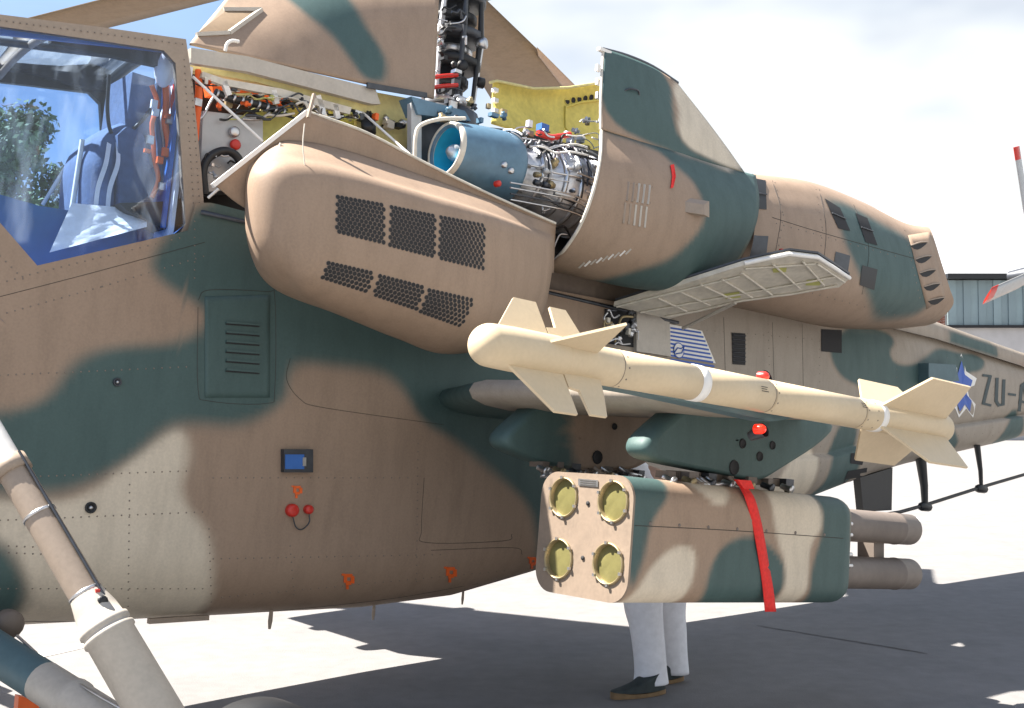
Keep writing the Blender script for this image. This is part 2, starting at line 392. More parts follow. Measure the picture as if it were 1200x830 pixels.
# deck over the boom, spine
dk = MB()
dk.quadgrid([[H(t, s_*prof(t, WID)*.86, prof(t, TOP) + .04*(1 - s_*s_) - .002) for s_ in np.linspace(-1.16, 1.16, 13)] for t in ta + [12.3] if t >= 4.6][:-1])
do = paint(obj('boom_deck', dk, M['camo'], heli), CAMO_AFT, .48)
SPN = [(5.6, 1.74), (6.6, 1.70), (7.73, 1.675), (9.57, 1.614), (11.8, 1.62)]
sp_ = MB(); rows = []
for t in np.arange(5.6, 11.8, .08):
    hh = prof(t, SPN); b0 = prof(t, TOP) - .02; wv = .20
    rows.append([H(t, wv * c1, b0 + (hh - b0) * c2) for c1, c2 in ((1, 0), (1, .35), (.95, .65), (.8, .88), (.5, .98), (0, 1), (-.5, .98), (-.8, .88), (-.95, .65), (-1, .35), (-1, 0))])
sp_.quadgrid(rows)
paint(obj('dorsal_spine', sp_, M['camo'], heli), [(GR, [(900, 300), (1300, 300), (1300, 450), (900, 450)]), (TL, [(1105, 385), (1150, 395), (1172, 405), (1170, 425), (1130, 412), (1108, 400)])], .2, .03)
# inner deck of the engine bay
b = MB(); b.quadgrid([[H(t, s_, .99) for s_ in np.linspace(-.55, .55, 5)] for t in np.linspace(.2, 3.7, 12)])
solid(obj('engine_deck', b, M['darkgrey'], heli), .02)
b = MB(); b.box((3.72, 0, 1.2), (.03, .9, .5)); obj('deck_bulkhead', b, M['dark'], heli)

# tail fin and tail rotor off the right edge
b = MB(); rows = []
for f in np.linspace(0, 1, 8):
    z = 1.4 + f*2.2; le = 10.7 + f*.75; ch = 1.3 - f*.45
    rows.append([H(le + ch*u_, s_, z) for u_, s_ in ((0, 0), (.12, .07), (.4, .09), (.8, .04), (1, 0), (.8, -.04), (.4, -.09), (.12, -.07))])
b.quadgrid(rows, True); b.poly(rows[-1])
paint(obj('tail_fin', b, M['camo'], heli), [(TL, [(1250, 200), (1330, 200), (1330, 300), (1250, 300)])], 0)
tr = obj('tail_rotor_hub', MB().lathe(T(1214, 322, .28), (0, 1, 0), [(-.10, .0), (-.1, .05), (-.08, .09), (.1, .09), (.28, .06)], 16), M['darkgrey'], heli)
def trblade(tip, wd, red=.14, tw=1):
    hub = np.array(T(1214, 322, .34)); tp = np.array(T(*tip, .34)); d = tp - hub; Ln = np.linalg.norm(d); d /= Ln
    sd = np.array([d[2], 0, -d[0]]); nn = np.array([0, -1., 0]); sd = sd*.8 + nn*.6*tw
    def seg(f0, f1):
        q = MB(); rows = []
        for f in np.linspace(f0, f1, 8):
            c = hub + d*Ln*f; wv = wd*(1 if f > .25 else .4 + f*2.4)
            rows.append([c + sd*wv*a_ + nn*b_*wd for a_, b_ in ((-.5, 0), (-.25, .09), (.1, .08), (.5, 0), (.1, -.05), (-.25, -.06))])
        q.quadgrid(rows, True); q.poly(rows[0][::-1]); q.poly(rows[-1]); return q
    bl = obj('tail_rotor_blade', seg(.06, 1-red), M['greybox'], tr)
    return obj('blade_tip', seg(1-red, 1), M['redpaint'], tr)
trblade((1191, 172), .15, .10, .1); trblade((1157, 347), .20, .13, 1.0)
trblade((1300, 260), .2); trblade((1260, 450), .2); trblade((1235, 440), .2)

# ---- helpers that put small things on a surface
def near(bv, r):                                # the ray misses: take the closest point of the surface to it
    best = None
    for k in np.arange(2.5, 14, .25):
        h, n, i, d = bv.find_nearest(Vector(CL) + r*k)
        if best is None or d < best[0]: best = (d, h, n, k)
    for k in np.arange(best[3]-.25, best[3]+.25, .03):
        h, n, i, d = bv.find_nearest(Vector(CL) + r*k)
        if d < best[0]: best = (d, h, n, k)
    return best[1], best[2]
def on(bv, px, py, off=.003):
    r = Vector(rl(px, py)).normalized(); h, n, i, d = bv.ray_cast(Vector(CL), r)
    if h is None: h, n = near(bv, r)
    if n.dot(r) > 0: n = -n
    return np.array(h + n*off)
def onn(bv, px, py):
    r = Vector(rl(px, py)).normalized(); h, n, i, d = bv.ray_cast(Vector(CL), r)
    if h is None: return None, None
    if n.dot(r) > 0: n = -n
    return np.array(h), np.array(n)
def decal(bv, quad, off=.004, n=8, m=8):          # quad: TL TR BR BL
    a, b_, c, d = [np.array(q, float) for q in quad]; rows = []
    for i in range(n+1):
        v = i/n; rows.append([on(bv, *((a*(1-u_)+b_*u_)*(1-v) + (d*(1-u_)+c*u_)*v), off) for u_ in [j/m for j in range(m+1)]])
    return MB().quadgrid(rows)
def seam(bv, pts, r=.0025, k=14, off=.0005):
    P2 = crv([np.array(p, float) for p in pts], k); P3 = [on(bv, *p, off) for p in P2]; P3 = [p for p in P3 if p is not None]
    return P3
def seams(bv, lines, parent, r=.0014, name='panel_seam', mt='line'):
    for ln in lines:
        P3 = seam(bv, ln, k=6)
        if len(P3) > 1: obj(name, MB().tube(P3, r, 5, False), M[mt], parent)
def rivets(bv, lines, parent, sp=9.5, r=.0042, mt='rivet'):
    b = MB()
    for ln in lines:
        P2 = [np.array(p, float) for p in ln]
        for i in range(len(P2)-1):
            d = P2[i+1]-P2[i]; Ln = np.linalg.norm(d)
            for k in range(int(Ln/sp)+1):
                c, n = onn(bv, *(P2[i] + d*(k*sp/Ln)))
                if c is None: continue
                t1 = np.cross(n, [0, 0, 1.]); t1 /= np.linalg.norm(t1)+1e-9; t2 = np.cross(n, t1)
                ring = [c + n*.0005 + r*(t1*math.cos(a_)+t2*math.sin(a_)) for a_ in np.arange(6)*math.pi/3]
                top = [c + n*.0028 + r*.6*(t1*math.cos(a_)+t2*math.sin(a_)) for a_ in np.arange(6)*math.pi/3]
                b.quadgrid([ring, top], True); b.poly(top)
    return obj('rivet_rows', b, M[mt], parent, kind='stuff')

seams(BF, [[(-40, 358), (100, 322), (240, 284)], [(232, 360), (232, 455), (245, 470), (312, 473), (322, 455), (322, 350), (312, 342), (245, 340), (232, 352)],
           [(340, 420), (336, 445), (352, 468), (380, 478), (520, 498)], [(497, 560), (494, 620), (500, 636), (590, 634), (600, 626)],
           [(505, 645), (600, 642), (612, 650)], [(0, 728), (130, 728), (250, 722), (440, 704), (560, 684)]], fo)
rv = [[(-10, 335), (35, 322), (215, 278)], [(-10, 372), (120, 336), (240, 300)], [(0, 560), (220, 552)], [(0, 610), (240, 600)], [(10, 640), (60, 642)], [(10, 648), (60, 650)], [(250, 560), (480, 560)], [(250, 655), (520, 650)],
      [(228, 250), (228, 330)], [(0, 440), (220, 430)], [(260, 700), (600, 668)], [(490, 520), (488, 690)], [(245, 620), (248, 715)], [(150, 720), (152, 560)], [(340, 640), (345, 700)], [(0, 690), (240, 690)], [(0, 300), (30, 330)],
      [(800, 385), (980, 400)], [(900, 380), (905, 540)], [(960, 400), (962, 560)], [(990, 470), (1110, 490)], [(1050, 395), (1052, 540)], [(1110, 410), (1112, 530)], [(1165, 425), (1163, 525)], [(1000, 520), (1190, 505)]]
rivets(BF, rv, fo)
# louvred access panel on the front fuselage
pn = solid(paint(obj('access_panel', decal(BF, [(240, 348), (316, 346), (316, 466), (240, 466)], .002, 16, 16), M['camo'], fo), [(TL, [(100, 300), (400, 300), (400, 500), (100, 500)])], .58), .0035)
for k in range(6):
    y = 378 + k*11
    a0, a1 = on(BF, 264, y, .009), on(BF, 303, y + 3, .009)
    b = MB(); b.bar(a0, a1, .012, .010); obj('louvre_slat', b, M['camo'], pn)
    paint(bpy.data.objects[-1] if False else COL.objects[-1], [(TL, [(100, 300), (400, 300), (400, 500), (100, 500)])], .58)
    b = MB(); b.bar(a0 - np.array([0, 0, .009]) , a1 - np.array([0, 0, .009]), .006, .006); obj('louvre_slot', b, M['dark'], pn)
# small nav lamp box, caps and tags on the front fuselage
def square_on(px, py, wpx, hpx, th, mt, name, parent, lift=0):
    c, n = onn(BF, px, py); a_, b_ = on(BF, px - wpx/2, py, 0), on(BF, px + wpx/2, py, 0)
    q = [on(BF, px + i*wpx/2, py + j*hpx/2, lift) for i, j in ((-1, -1), (1, -1), (1, 1), (-1, 1))]
    return obj(name, MB().prism(q, tuple(n*th)), M[mt], parent)
lb = square_on(346, 540, 34, 27, .035, 'darkgrey', 'lamp_box', fo); bevel(lb, .004)
square_on(341, 541, 22, 17, .040, 'bluepaint', 'lamp_lens', lb)
square_on(352, 541, 4, 10, .043, 'steel', 'lamp_bulb', lb)
def stain(px, py, sz, parent=fo):
    tgo = None
    for dx, dy, a_, b_ in ((0, -3, .5, .22), (-3, 0, .2, .55), (4, 1, .22, .5), (0, 4, .35, .25), (-1, 8, .16, .3), (-5, -4, .2, .12)):
        q = square_on(px+dx*sz/10, py+dy*sz/10, sz*a_*1.5, sz*b_*1.3, .006, 'orange', 'warning_mark' if tgo is None else 'mark_stroke', parent if tgo is None else tgo)
        tgo = tgo or q
stain(348, 574, 10); stain(408, 678, 12); stain(528, 670, 12); stain(624, 657, 9)
for px, py, r_ in ((341, 598, .034), (360, 597, .024)):
    c, n = onn(BF, px, py); obj('red_cap', MB().lathe(c, n, [(0, r_), (.02, r_), (.03, r_*.9), (.034, r_*.5), (.034, 0)], 14), M['redpaint'], fo)
p = [on(BF, *q, .02) for q in ((341, 606), (345, 618), (352, 620), (360, 612), (360, 602))]
obj('cap_chain', MB().tube(p, .0035, 5, smooth=5), M['darkgrey'], fo)
for px, py, mt, r_ in ((106, 595, 'black', .026), (137, 448, 'darkgrey', .020)):
    c, n = onn(BF, px, py); pt = obj('filler_port', MB().lathe(c, n, [(0, r_), (.01, r_), (.014, r_*.8), (.006, r_*.7), (.006, 0)], 16), M[mt], fo)
    obj('port_pin', MB().lathe(c, n, [(.006, r_*.35), (.014, r_*.3), (.014, 0)], 10), M['steel'], pt)
# drain masts under the belly
for px, s_, ln, r_ in ((318, .35, .07, .018), (438, .35, .06, .014), (541, .35, .05, .012)):
    t = T(px, 715, s_)[0]; hb = prof(t, BOT)
    obj('drain_mast', MB().tube([H(t, s_, hb+.06), H(t, s_, hb - ln*.4), H(t, s_, hb - ln)], [r_*.5, r_*.7, r_*.4], 8), M['strut'], heli)
# skid rail / floor step under pale nose part
b = MB(); b.bar(H(.25, .36, -1.0), H(.56, .36, -.985), .03, .025); obj('belly_rail', b, M['strut'], heli)

# ---- canopy
def plate(px, s, th, mt, name, parent, mir=False, **kw):
    q = [T(x, y, s) for x, y in px]; b = MB().prism(q, (0, th, 0))
    return obj(name, b.mirror() if mir else b, M[mt], parent, flat=True, **kw)
def ringplate(outer, inner, s, th, mt, name, parent, mir=False):
    b = MB(); n = len(outer); O = [T(*p, s) for p in outer]; I = [T(*p, s) for p in inner]
    for i in range(n-1):
        b.prism([O[i], O[i+1], I[i+1], I[i]], (0, th, 0))
    return obj(name, b.mirror() if mir else b, M[mt], parent, flat=True)
fr_out = [(-180, -6), (0, 17), (120, 32), (218, 46), (226, 100), (236, 200), (241, 268), (240, 288)]
fr_in = [(-180, 14), (0, 31), (120, 48), (192, 59), (206, 74), (214, 200), (218, 262), (212, 272)]
cf = ringplate(fr_out, fr_in, .505, .035, 'strut', 'canopy_frame', heli)
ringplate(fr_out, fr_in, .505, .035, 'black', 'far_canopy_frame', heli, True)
cg = [(-180, 14), (0, 31), (120, 48), (192, 59), (206, 74), (214, 200), (218, 262), (212, 272), (42, 314), (-40, 238), (-180, 110)]
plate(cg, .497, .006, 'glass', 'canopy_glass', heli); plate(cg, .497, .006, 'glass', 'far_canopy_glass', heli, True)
b = MB()
for a_, c_ in zip(fr_in[:4], fr_in[1:4]): pass
def tb(px, py): return T(px, py, .5)
# roof glazing and roof bars
l0 = [T(-180, -6, .5), T(0, 17, .5), T(218, 46, .5)]
rows = [[H(p[0], s_, p[2] + .06*(1 - (s_/.5)**2) - .012) for s_ in np.linspace(-.48, .48, 7)] for p in l0]
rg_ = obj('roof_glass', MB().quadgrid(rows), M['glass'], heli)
for f, wd in ((.33, .05), (.97, .08)):
    p0, p1 = np.array(l0[1]), np.array(l0[2]); p = p0*(1-f) + p1*f
    obj('roof_bow', MB().tube([H(p[0], s_, p[2] + .06*(1-(s_/.5)**2) - .04) for s_ in np.linspace(-.47, .47, 9)], wd*.4, 6), M['strut' if f < .9 else 'darkgrey'], heli)
obj('centre_bow', MB().tube([H(p[0], 0, p[2] + .02) for p in l0], .02, 6), M['darkgrey'], heli)
rivets(MB().prism([T(x, y, .509) for x, y in fr_out], (0, .001, 0)).bvh(), [[(0, 24), (215, 52)], [(216, 70), (229, 270)], [(223, 70), (236, 270)]], cf, 8, .004)
# wiring strip inside the top rail (red cable)
obj('red_cable', MB().tube([T(*p, .44) for p in ((-60, 33), (30, 38), (80, 45), (100, 50), (150, 52), (200, 58))], .009, 6, smooth=4), M['redpaint'], heli)
obj('cable_tray', MB().bar(T(-60, 30, .46), T(200, 58, .46), .02, .035), M['bluepaint'], heli)
# cockpit tub
b = MB(); b.quadgrid([[H(t, s_, prof(t, TOP) - .36) for s_ in np.linspace(-.54, .54, 4)] for t in (-1.5, -.6, .16)]); obj('cockpit_floor', b, M['bluepaint'], heli)
for sg in (1, -1):
    rows = []
    for t in np.linspace(-1.4, .15, 24):
        ht = prof(t, TOP); rows.append([H(t, sg*(.50 - .0), ht - .006), H(t, sg*.47, ht - .01), H(t, sg*.43, ht - .10), H(t, sg*.44, ht - .4)])
    obj('cockpit_side_lining', MB().quadgrid(rows), M['bluepaint'], heli)
bk = MB(); bk.prism([H(.09, .45, .80), H(.09, -.47, .80), H(.09, -.47, 1.72), H(.09, .45, 1.72)], (.02, 0, 0)); bko = obj('rear_bulkhead', bk, M['whitecloth'], heli)
b = MB().prism([H(.07, .12, 1.34), H(.07, -.16, 1.28), H(.07, -.16, 1.60), H(.07, .20, 1.70)], (.02, 0, 0)); obj('blue_wall_panel', b, M['bluepaint'], bko)
b = MB().prism([H(.06, .42, .90), H(.06, -.1, .90), H(.06, -.02, 1.20), H(.06, .24, 1.24), H(.06, .42, 1.62)], (.02, 0, 0)); obj('blue_locker', b, M['bluepaint'], bko)
obj('cockpit_dust_cover', MB().prism([T(*p, .26) for p in ((-90, 185), (0, 228), (45, 241), (95, 249), (140, 262), (222, 256), (222, 300), (42, 350), (-90, 260))], (0, .01, 0)), M['cover'], heli)
obj('far_roof_rail', MB().prism([T(*p, -.42) for p in ((-60, 70), (5, 72), (50, 68), (100, 72), (134, 84), (136, 108), (90, 100), (40, 86), (5, 78), (-60, 82))], (0, .05, 0)), M['dark'], heli)
obj('near_roof_rail', MB().prism([T(*p, .40) for p in ((60, 44), (192, 62), (206, 74), (206, 82), (150, 70), (60, 50))], (0, .04, 0)), M['dark'], heli)
# seat with headrest
seat = obj('pilot_seat', patch_mb := MB(), M['bluefabric'], heli) if False else None
def ctrl(rows): return [[T(*p) for p in r] for r in rows]
sb = MB(); 
for y0, y1, x0, x1, d in ((110, 250, 0, 0, 0),):
    pass
def seatloft():
    b = MB(); rows = []
    back = [(88, 250), (92, 190), (104, 165), (126, 158), (140, 150)]
    P0 = [np.array(T(100, 255, 0)), np.array(T(104, 205, 0)), np.array(T(112, 178, 0)), np.array(T(128, 160, 0)), np.array(T(146, 150, 0))]
    wv = [.26, .27, .25, .20, .13]; th = [.09, .09, .08, .07, .05]
    for p, a_, c_ in zip(crv(P0, 5), np.interp(np.linspace(0, 4, 21), range(5), wv), np.interp(np.linspace(0, 4, 21), range(5), th)):
        rows.append([p + np.array([c_*math.cos(k*math.pi/8)*(1.0), a_*(abs(math.sin(k*math.pi/8))**.6)*(1 if math.sin(k*math.pi/8) > 0 else -1), 0]) for k in range(16)])
    b.quadgrid(rows, True); b.poly(rows[-1]); return b
def solid_mb(P_, wd):
    P_ = crv(P_, 5); return MB().quadgrid([[p + np.array([f*wd, 0, -.3*f*wd]) for p in P_] for f in (-.5, 0, .5)])
seat = obj('pilot_seat', seatloft(), M['bluefabric'], heli)
b = MB(); b.box((T(150, 160, 0)[0] - .02, 0, T(150, 130, 0)[2] + .0), (.12, .34, .30)); hr = bevel(obj('seat_headrest', b, M['bluefabric'], seat), .04, 3)
for k, (x0_, x1_) in enumerate(((112, 128), (126, 138))):
    obj('seat_belt', solid_mb([T(x0_, 246, .30), T(x0_+3, 220, .31), T(x0_+12, 192, .29), T(x1_, 168, .25)], .022), M['whitecloth'], seat)
obj('seat_side_cushion', MB().prism([T(*p, .27) for p in ((138, 158), (150, 148), (168, 158), (186, 236), (140, 244))], (0, .10, 0)), M['bluefabric'], seat)
for s_ in (-.12, .12):
    obj('seat_rail', MB().tube([H(T(108, 250, s_)[0] - .10, s_, T(108, 250, s_)[2]), H(T(120, 170, s_)[0] - .10, s_, T(120, 170, s_)[2])], .013, 6), M['white'], seat)
# helmet bag, harness, dark box and crumpled sheet
b = MB(); c = np.array(T(193, 80, .38)); b.quadgrid([[c + np.array([.05*math.sin(f)*math.cos(k*math.pi/8), .05*math.sin(f)*math.sin(k*math.pi/8), .10*math.cos(f)]) for k in range(16)] for f in np.linspace(.01, 3.13, 10)], True)
obj('white_cushion', b, M['whitecloth'], heli)
for k in range(6):
    x = 182 + k*5; 
    obj('harness_strap', MB().tube([T(x + random.uniform(-5, 5), y, .36 - .02*(k % 3)) for y in range(100, 236, 22)], random.choice((.008, .012, .018)), 6, smooth=3), M[('orange', 'bluefabric', 'whitecloth', 'orange', 'redpaint', 'whitecloth')[k]], heli)
for k in range(14):
    x, y = random.uniform(168, 208), random.uniform(105, 225)
    q = bevel(obj('harness_buckle', MB().box(T(x, y, .39), (.03, .02, random.uniform(.015, .05))), M[random.choice(('steel', 'orange', 'whitecloth', 'bluepaint'))], heli), .004)
obj('oxygen_hose', MB().tube([T(*p, .2) for p in ((128, 88), (126, 130), (132, 158), (150, 156), (172, 135), (186, 112))], .010, 7, smooth=5), M['black'], heli)
bevel(obj('instrument_box', MB().prism([T(*p, .40) for p in ((140, 238), (196, 236), (214, 232), (216, 262), (190, 270), (168, 256), (150, 248))], (0, .12, 0)), M['black'], heli), .006)
rows = []
for i in range(13):
    rows.append([])
    for j in range(19):
        u_, v_ = j/18, i/12
        px = 58 + (172-58)*u_ + (1-v_)*26*(1-u_); py = 238 + (296-238)*v_ + 8*u_*(1-2*v_) - u_*v_*22
        rows[-1].append(T(px, py, .42 - .10*(1-v_) + .006*math.sin(j*.9+i)*math.cos(i*.8)))
obj('crumpled_sheet', MB().quadgrid(rows), M['whitecloth'], heli)
obj('grab_rail', MB().tube([T(50, 240, -.2), T(82, 188, -.2)], .010, 6), M['white'], heli)
obj('far_strap', MB().bar(T(150, 110, -.3), T(168, 168, -.3), .06, .01), M['whitecloth'], heli)

# ---- equipment bay behind the cockpit
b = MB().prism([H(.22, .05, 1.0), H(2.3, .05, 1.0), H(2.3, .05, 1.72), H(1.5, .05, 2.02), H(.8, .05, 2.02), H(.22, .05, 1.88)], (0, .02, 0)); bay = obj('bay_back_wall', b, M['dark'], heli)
obj('upper_beam', MB().prism([T(*p, .47) for p in ((224, 56), (290, 66), (360, 84), (440, 104), (446, 122), (436, 122), (360, 102), (290, 84), (224, 74))], (0, .04, 0)), M['strutpale'], heli)
obj('green_rail', MB().prism([T(*p, .40) for p in ((222, 66), (300, 82), (440, 118), (436, 134), (300, 96), (222, 82))], (0, .06, 0)), M['paleyellow'], heli)
obj('white_lattice_bar', MB().prism([T(*p, .44) for p in ((238, 84), (262, 92), (330, 104), (412, 126), (410, 134), (330, 113), (258, 99), (236, 90))], (0, .03, 0)), M['offwhite'], heli)
for p0, p1 in (((262, 96), (268, 112)), ((320, 106), (324, 122)), ((372, 112), (380, 138)), ((392, 122), (396, 140))):
    obj('lattice_web', MB().bar(T(*p0, .43), T(*p1, .43), .03, .02, up=(0, 1, 0)), M['white'], heli)
for q in ([(248, 98), (300, 104), (342, 118), (345, 128), (300, 116), (250, 110)], [(286, 96), (312, 102), (310, 112), (286, 108)]):
    obj('orange_duct', MB().prism([T(*p, .30) for p in q], (0, .10, 0)), M['orange'], heli)
obj('orange_hose', MB().tube([T(*p, .40) for p in ((232, 82), (233, 110), (230, 140), (229, 165))], [.016, .022, .018], 8, smooth=4), M['orange'], heli)
gb = bevel(obj('grey_equipment_box', MB().prism([T(*p, .36) for p in ((238, 130), (308, 138), (308, 218), (234, 226))], (0, .25, 0)), M['greybox'], heli), .02, 3)
for (x, y), mt in (((274, 155), 'steel'), ((275, 170), 'redpaint')):
    obj('box_button', MB().lathe(T(x, y, .37), (0, -1, 0), [(0, .028), (.015, .028), (.02, .02), (.02, 0)], 14), M[mt], gb)
obj('black_hose_loop', MB().tube([T(*p, .44) for p in ((240, 228), (238, 200), (246, 184), (262, 177), (276, 182), (286, 198))], .022, 10, smooth=5), M['black'], heli)
hs = obj('black_ribbed_hose', MB().tube([T(*p, .40) for p in ((252, 108), (270, 116), (300, 122), (335, 132))], .020, 10, smooth=5), M['black'], heli)
for k in range(9):
    f = k/8; c = np.array(T(254+f*78, 110+f*21, .40)); obj('hose_clamp', MB().lathe(c - np.array([.007, 0, 0]), (1, 0, -.15), [(0, .020), (0, .025), (.012, .025), (.012, .020)], 12), M['steel'], hs)
obj('yellow_bulkhead', MB().prism([T(*p, .34) for p in ((418, 104), (482, 116), (480, 182), (440, 176), (418, 150))], (0, .03, 0)), M['paleyellow'], heli)
obj('green_housing', MB().prism([T(*p, .30) for p in ((300, 132), (360, 120), (430, 125), (430, 180), (300, 178))], (0, .06, 0)), M['green'], heli)
obj('black_connector', MB().lathe(T(432, 152, .42), (-.5, -.6, .5), [(-.10, .03), (-.02, .034), (-.02, .042), (.05, .042), (.055, .03), (.055, 0)], 16), M['black'], heli)
for (p0, p1, s0, s1) in (((226, 90), (308, 166), .46, .62), ((425, 132), (492, 192), .40, .85), ((244, 232), (368, 124), .55, .98)):
    obj('support_rod', MB().tube([T(*p0, s0), T(*p1, s1)], .0075, 8), M['white'], heli)
rnd = random.Random(5)
def clutter(n, box, s0, s1, mats, rr=(.003, .009), ln=(12, 45), parent=heli, name='pipe'):
    for k in range(n):
        x = rnd.uniform(box[0], box[2]); y = rnd.uniform(box[1], box[3]); s_ = rnd.uniform(s0, s1)
        if parent is bay and y < 92 + (x-226)*.235: y = 94 + (x-226)*.235
        P3 = [(x, y)]
        dx = rnd.choice((-1, 1))*rnd.uniform(*ln); dy = rnd.uniform(-.4, .6)*abs(dx)
        P3 += [(x+dx*.5, y+dy*.2+rnd.uniform(-4, 4)), (x+dx*.8, y+dy), (x+dx, y+dy+rnd.uniform(-6, 12))]
        P3 = [(min(max(a_, box[0]), box[2]), min(max(b_, box[1]), box[3])) for a_, b_ in P3]
        obj(name, MB().tube([T(a_, b_, s_ + rnd.uniform(-.01, .01)) for a_, b_ in P3], rnd.uniform(*rr), 6, smooth=4), M[rnd.choice(mats)], parent)
def blocks(n, box, s0, s1, mats, sz=(.012, .04), parent=heli, name='fitting'):
    for k in range(n):
        x = rnd.uniform(box[0], box[2]); y = rnd.uniform(box[1], box[3]); s_ = rnd.uniform(s0, s1)
        if parent is bay and y < 86 + (x-226)*.235: y = 86 + (x-226)*.235 + 8*rnd.random()
        if rnd.random() < .5:
            o = obj(name, MB().lathe(T(x, y, s_), (rnd.uniform(-1, 1), rnd.uniform(-1, 0), rnd.uniform(-1, 1)), [(-.03, 0), (-.03, .26*sz[1]), (-.005, .26*sz[1]), (-.005, .42*sz[1]), (.006, .42*sz[1]), (.006, .22*sz[1]), (.022, .22*sz[1]), (.022, 0)], 8), M[rnd.choice(mats)], parent)
        else:
            o = bevel(obj(name, MB().box(T(x, y, s_), [rnd.uniform(*sz) for _ in range(3)]), M[rnd.choice(mats)], parent), .003)
clutter(48, (226, 74, 440, 140), .36, .47, ['steel', 'darkgrey', 'black', 'offwhite', 'green', 'black', 'paleyellow'], (.003, .008), (10, 60), bay)
blocks(44, (226, 70, 440, 135), .36, .46, ['steel', 'orange', 'offwhite', 'brass', 'darkgrey', 'black', 'green'], (.010, .038), bay)
clutter(8, (240, 178, 300, 225), .40, .47, ['steel', 'black', 'greybox'], (.003, .006), (8, 20), bay)
blocks(9, (240, 185, 300, 228), .38, .46, ['steel', 'white', 'greybox'], (.012, .03), bay)
blocks(12, (400, 128, 480, 150), .36, .42, ['steel', 'darkgrey', 'black', 'offwhite'], (.02, .05), bay)

# ---- top cowling with stiffened window, grab hook
tcw = ctrl([[(300, -45, .0), (400, -60, .0), (520, -60, .0)], [(258, 8, .18), (388, -5, .26), (514, 0, .30)], [(238, 32, .32), (374, 40, .38), (511, 60, .40)], [(222, 52, .42), (364, 84, .47), (508, 116, .46)]])
tcm = MB().quadgrid(patch(tcw, 12, 24)); tco = solid(paint(obj('top_cowling', tcm, M['camo'], heli), [(TL, [(338, -60), (395, -60), (425, 20), (443, 60), (443, 92), (436, 105), (412, 100), (402, 72), (385, 42), (355, 10)])], .36, .03), .012)
TB = tcm.bvh()
for a_, c_ in (((262, 13), (306, 13)), ((306, 13), (268, 40)), ((268, 40), (228, 41)),):
    pa, pb = on(TB, *a_, .008), on(TB, *c_, .008)
    if pa is not None and pb is not None: obj('window_rim', MB().bar(pa, pb, .022, .02), M['strutpale'], tco)
q = [on(TB, *p, .006) for p in ((264, 15), (304, 15), (268, 38), (232, 39))]
obj('cowling_window', decal(TB, [(264, 15), (304, 15), (268, 38), (232, 39)], .007, 5, 5), M['blade'], tco)
obj('hinge_hook', MB().tube([T(*p, .50) for p in ((264, 60), (266, 52), (272, 48), (280, 49))], .009, 7, smooth=4), M['white'], tco)
rivets(TB, [[(240, 50), (500, 108)], [(504, 10), (500, 104)], [(390, 60), (500, 95)]], tco, 12, .005)
obj('cowling_latch', MB().bar(T(430, 100, .49), T(500, 112, .49), .012, .03), M['darkgrey'], tco)

# ---- rotor mast and blades
mast = obj('rotor_mast', MB().lathe(H(2.0, 0, 2.0), (0, 0, 1), [(0, .22), (.1, .2), (.15, .09), (1.2, .08)], 20), M['darkgrey'], heli)
for z, r_, mt in ((2.16, .16, 'alu'), (2.30, .12, 'black'), (2.42, .19, 'black'), (2.50, .13, 'steel'), (2.60, .20, 'darkgrey'), (2.72, .14, 'black'), (2.84, .19, 'darkgrey'), (2.95, .16, 'black')):
    obj('swashplate_ring', MB().lathe(H(2.0, 0, z), (0, 0, 1), [(-.03, .05), (-.03, r_*.9), (-.015, r_), (.02, r_), (.03, r_*.85), (.03, .05)], 18), M[mt], mast)
for k in range(8):
    a_ = k*math.pi/4 + .3; c_, s_ = math.cos(a_), math.sin(a_)
    obj('pitch_link', MB().tube([H(2+.17*c_, .17*s_, 2.15), H(2+.19*c_, .19*s_, 2.6), H(2+.16*c_, .16*s_, 3.0)], [.012, .02, .012], 8), M[('steel', 'black', 'darkgrey', 'alu')[k % 4]], mast)
    obj('link_joint', MB().lathe(H(2+.2*c_, .2*s_, 2.35 + .2*(k % 2)), (c_, -s_, 0), [(-.03, 0), (-.03, .035), (.03, .035), (.03, 0)], 10), M[('black', 'steel')[k % 2]], mast)
for y0 in (89, 101): obj('red_hydraulic_hose', MB().tube([T(*p, .25) for p in ((505, y0+2), (520, y0), (536, y0-1))], .013, 7, smooth=3), M['redpaint'], mast)
clutter(14, (512, 2, 546, 128), .15, .28, ['steel', 'alu', 'black', 'darkgrey'], (.004, .010), (5, 22), mast)
blocks(16, (514, 0, 546, 125), .12, .24, ['steel', 'alu', 'black', 'darkgrey', 'black'], (.02, .05), mast)
hub = obj('rotor_hub', MB().lathe(H(2.0, 0, 3.05), (0, 0, 1), [(-.1, .1), (-.08, .3), (.1, .3), (.15, .1), (.15, 0)], 20), M['darkgrey'], heli)
def Zp(px, py, z):
    r = ray(px, py); k = (z - CAMZ)/r[2]; return np.array(loc(CAM + k*r))
def blade(qs, z, th=.05, split=None, tip=None):
    b = MB(); A, B_, C_, D_ = [Zp(*p, z) for p in qs]     # A-B leading edge, D-C trailing
    rows = []
    for f in np.linspace(0, 1, 12):
        a_, d_ = A*(1-f)+B_*f, D_*(1-f)+C_*f; rows.append([a_*(1-u_)+d_*u_ + np.array([0, 0, th*w_]) for u_, w_ in ((0, 0), (.12, .5), (.35, .6), (.7, .25), (1, 0), (.7, -.15), (.35, -.4), (.12, -.35))])
    b.quadgrid(rows, True); b.poly(rows[0][::-1]); b.poly(rows[-1]); return b
obj('rotor_blade', blade([(-120, 60), (330, -55), (420, -40), (-90, 87)], 4.72), M['blade'], hub)
b1b = obj('rotor_blade', blade([(508, -60), (715, 140), (596, 150), (505, 0)], 4.60), M['blade'], hub)
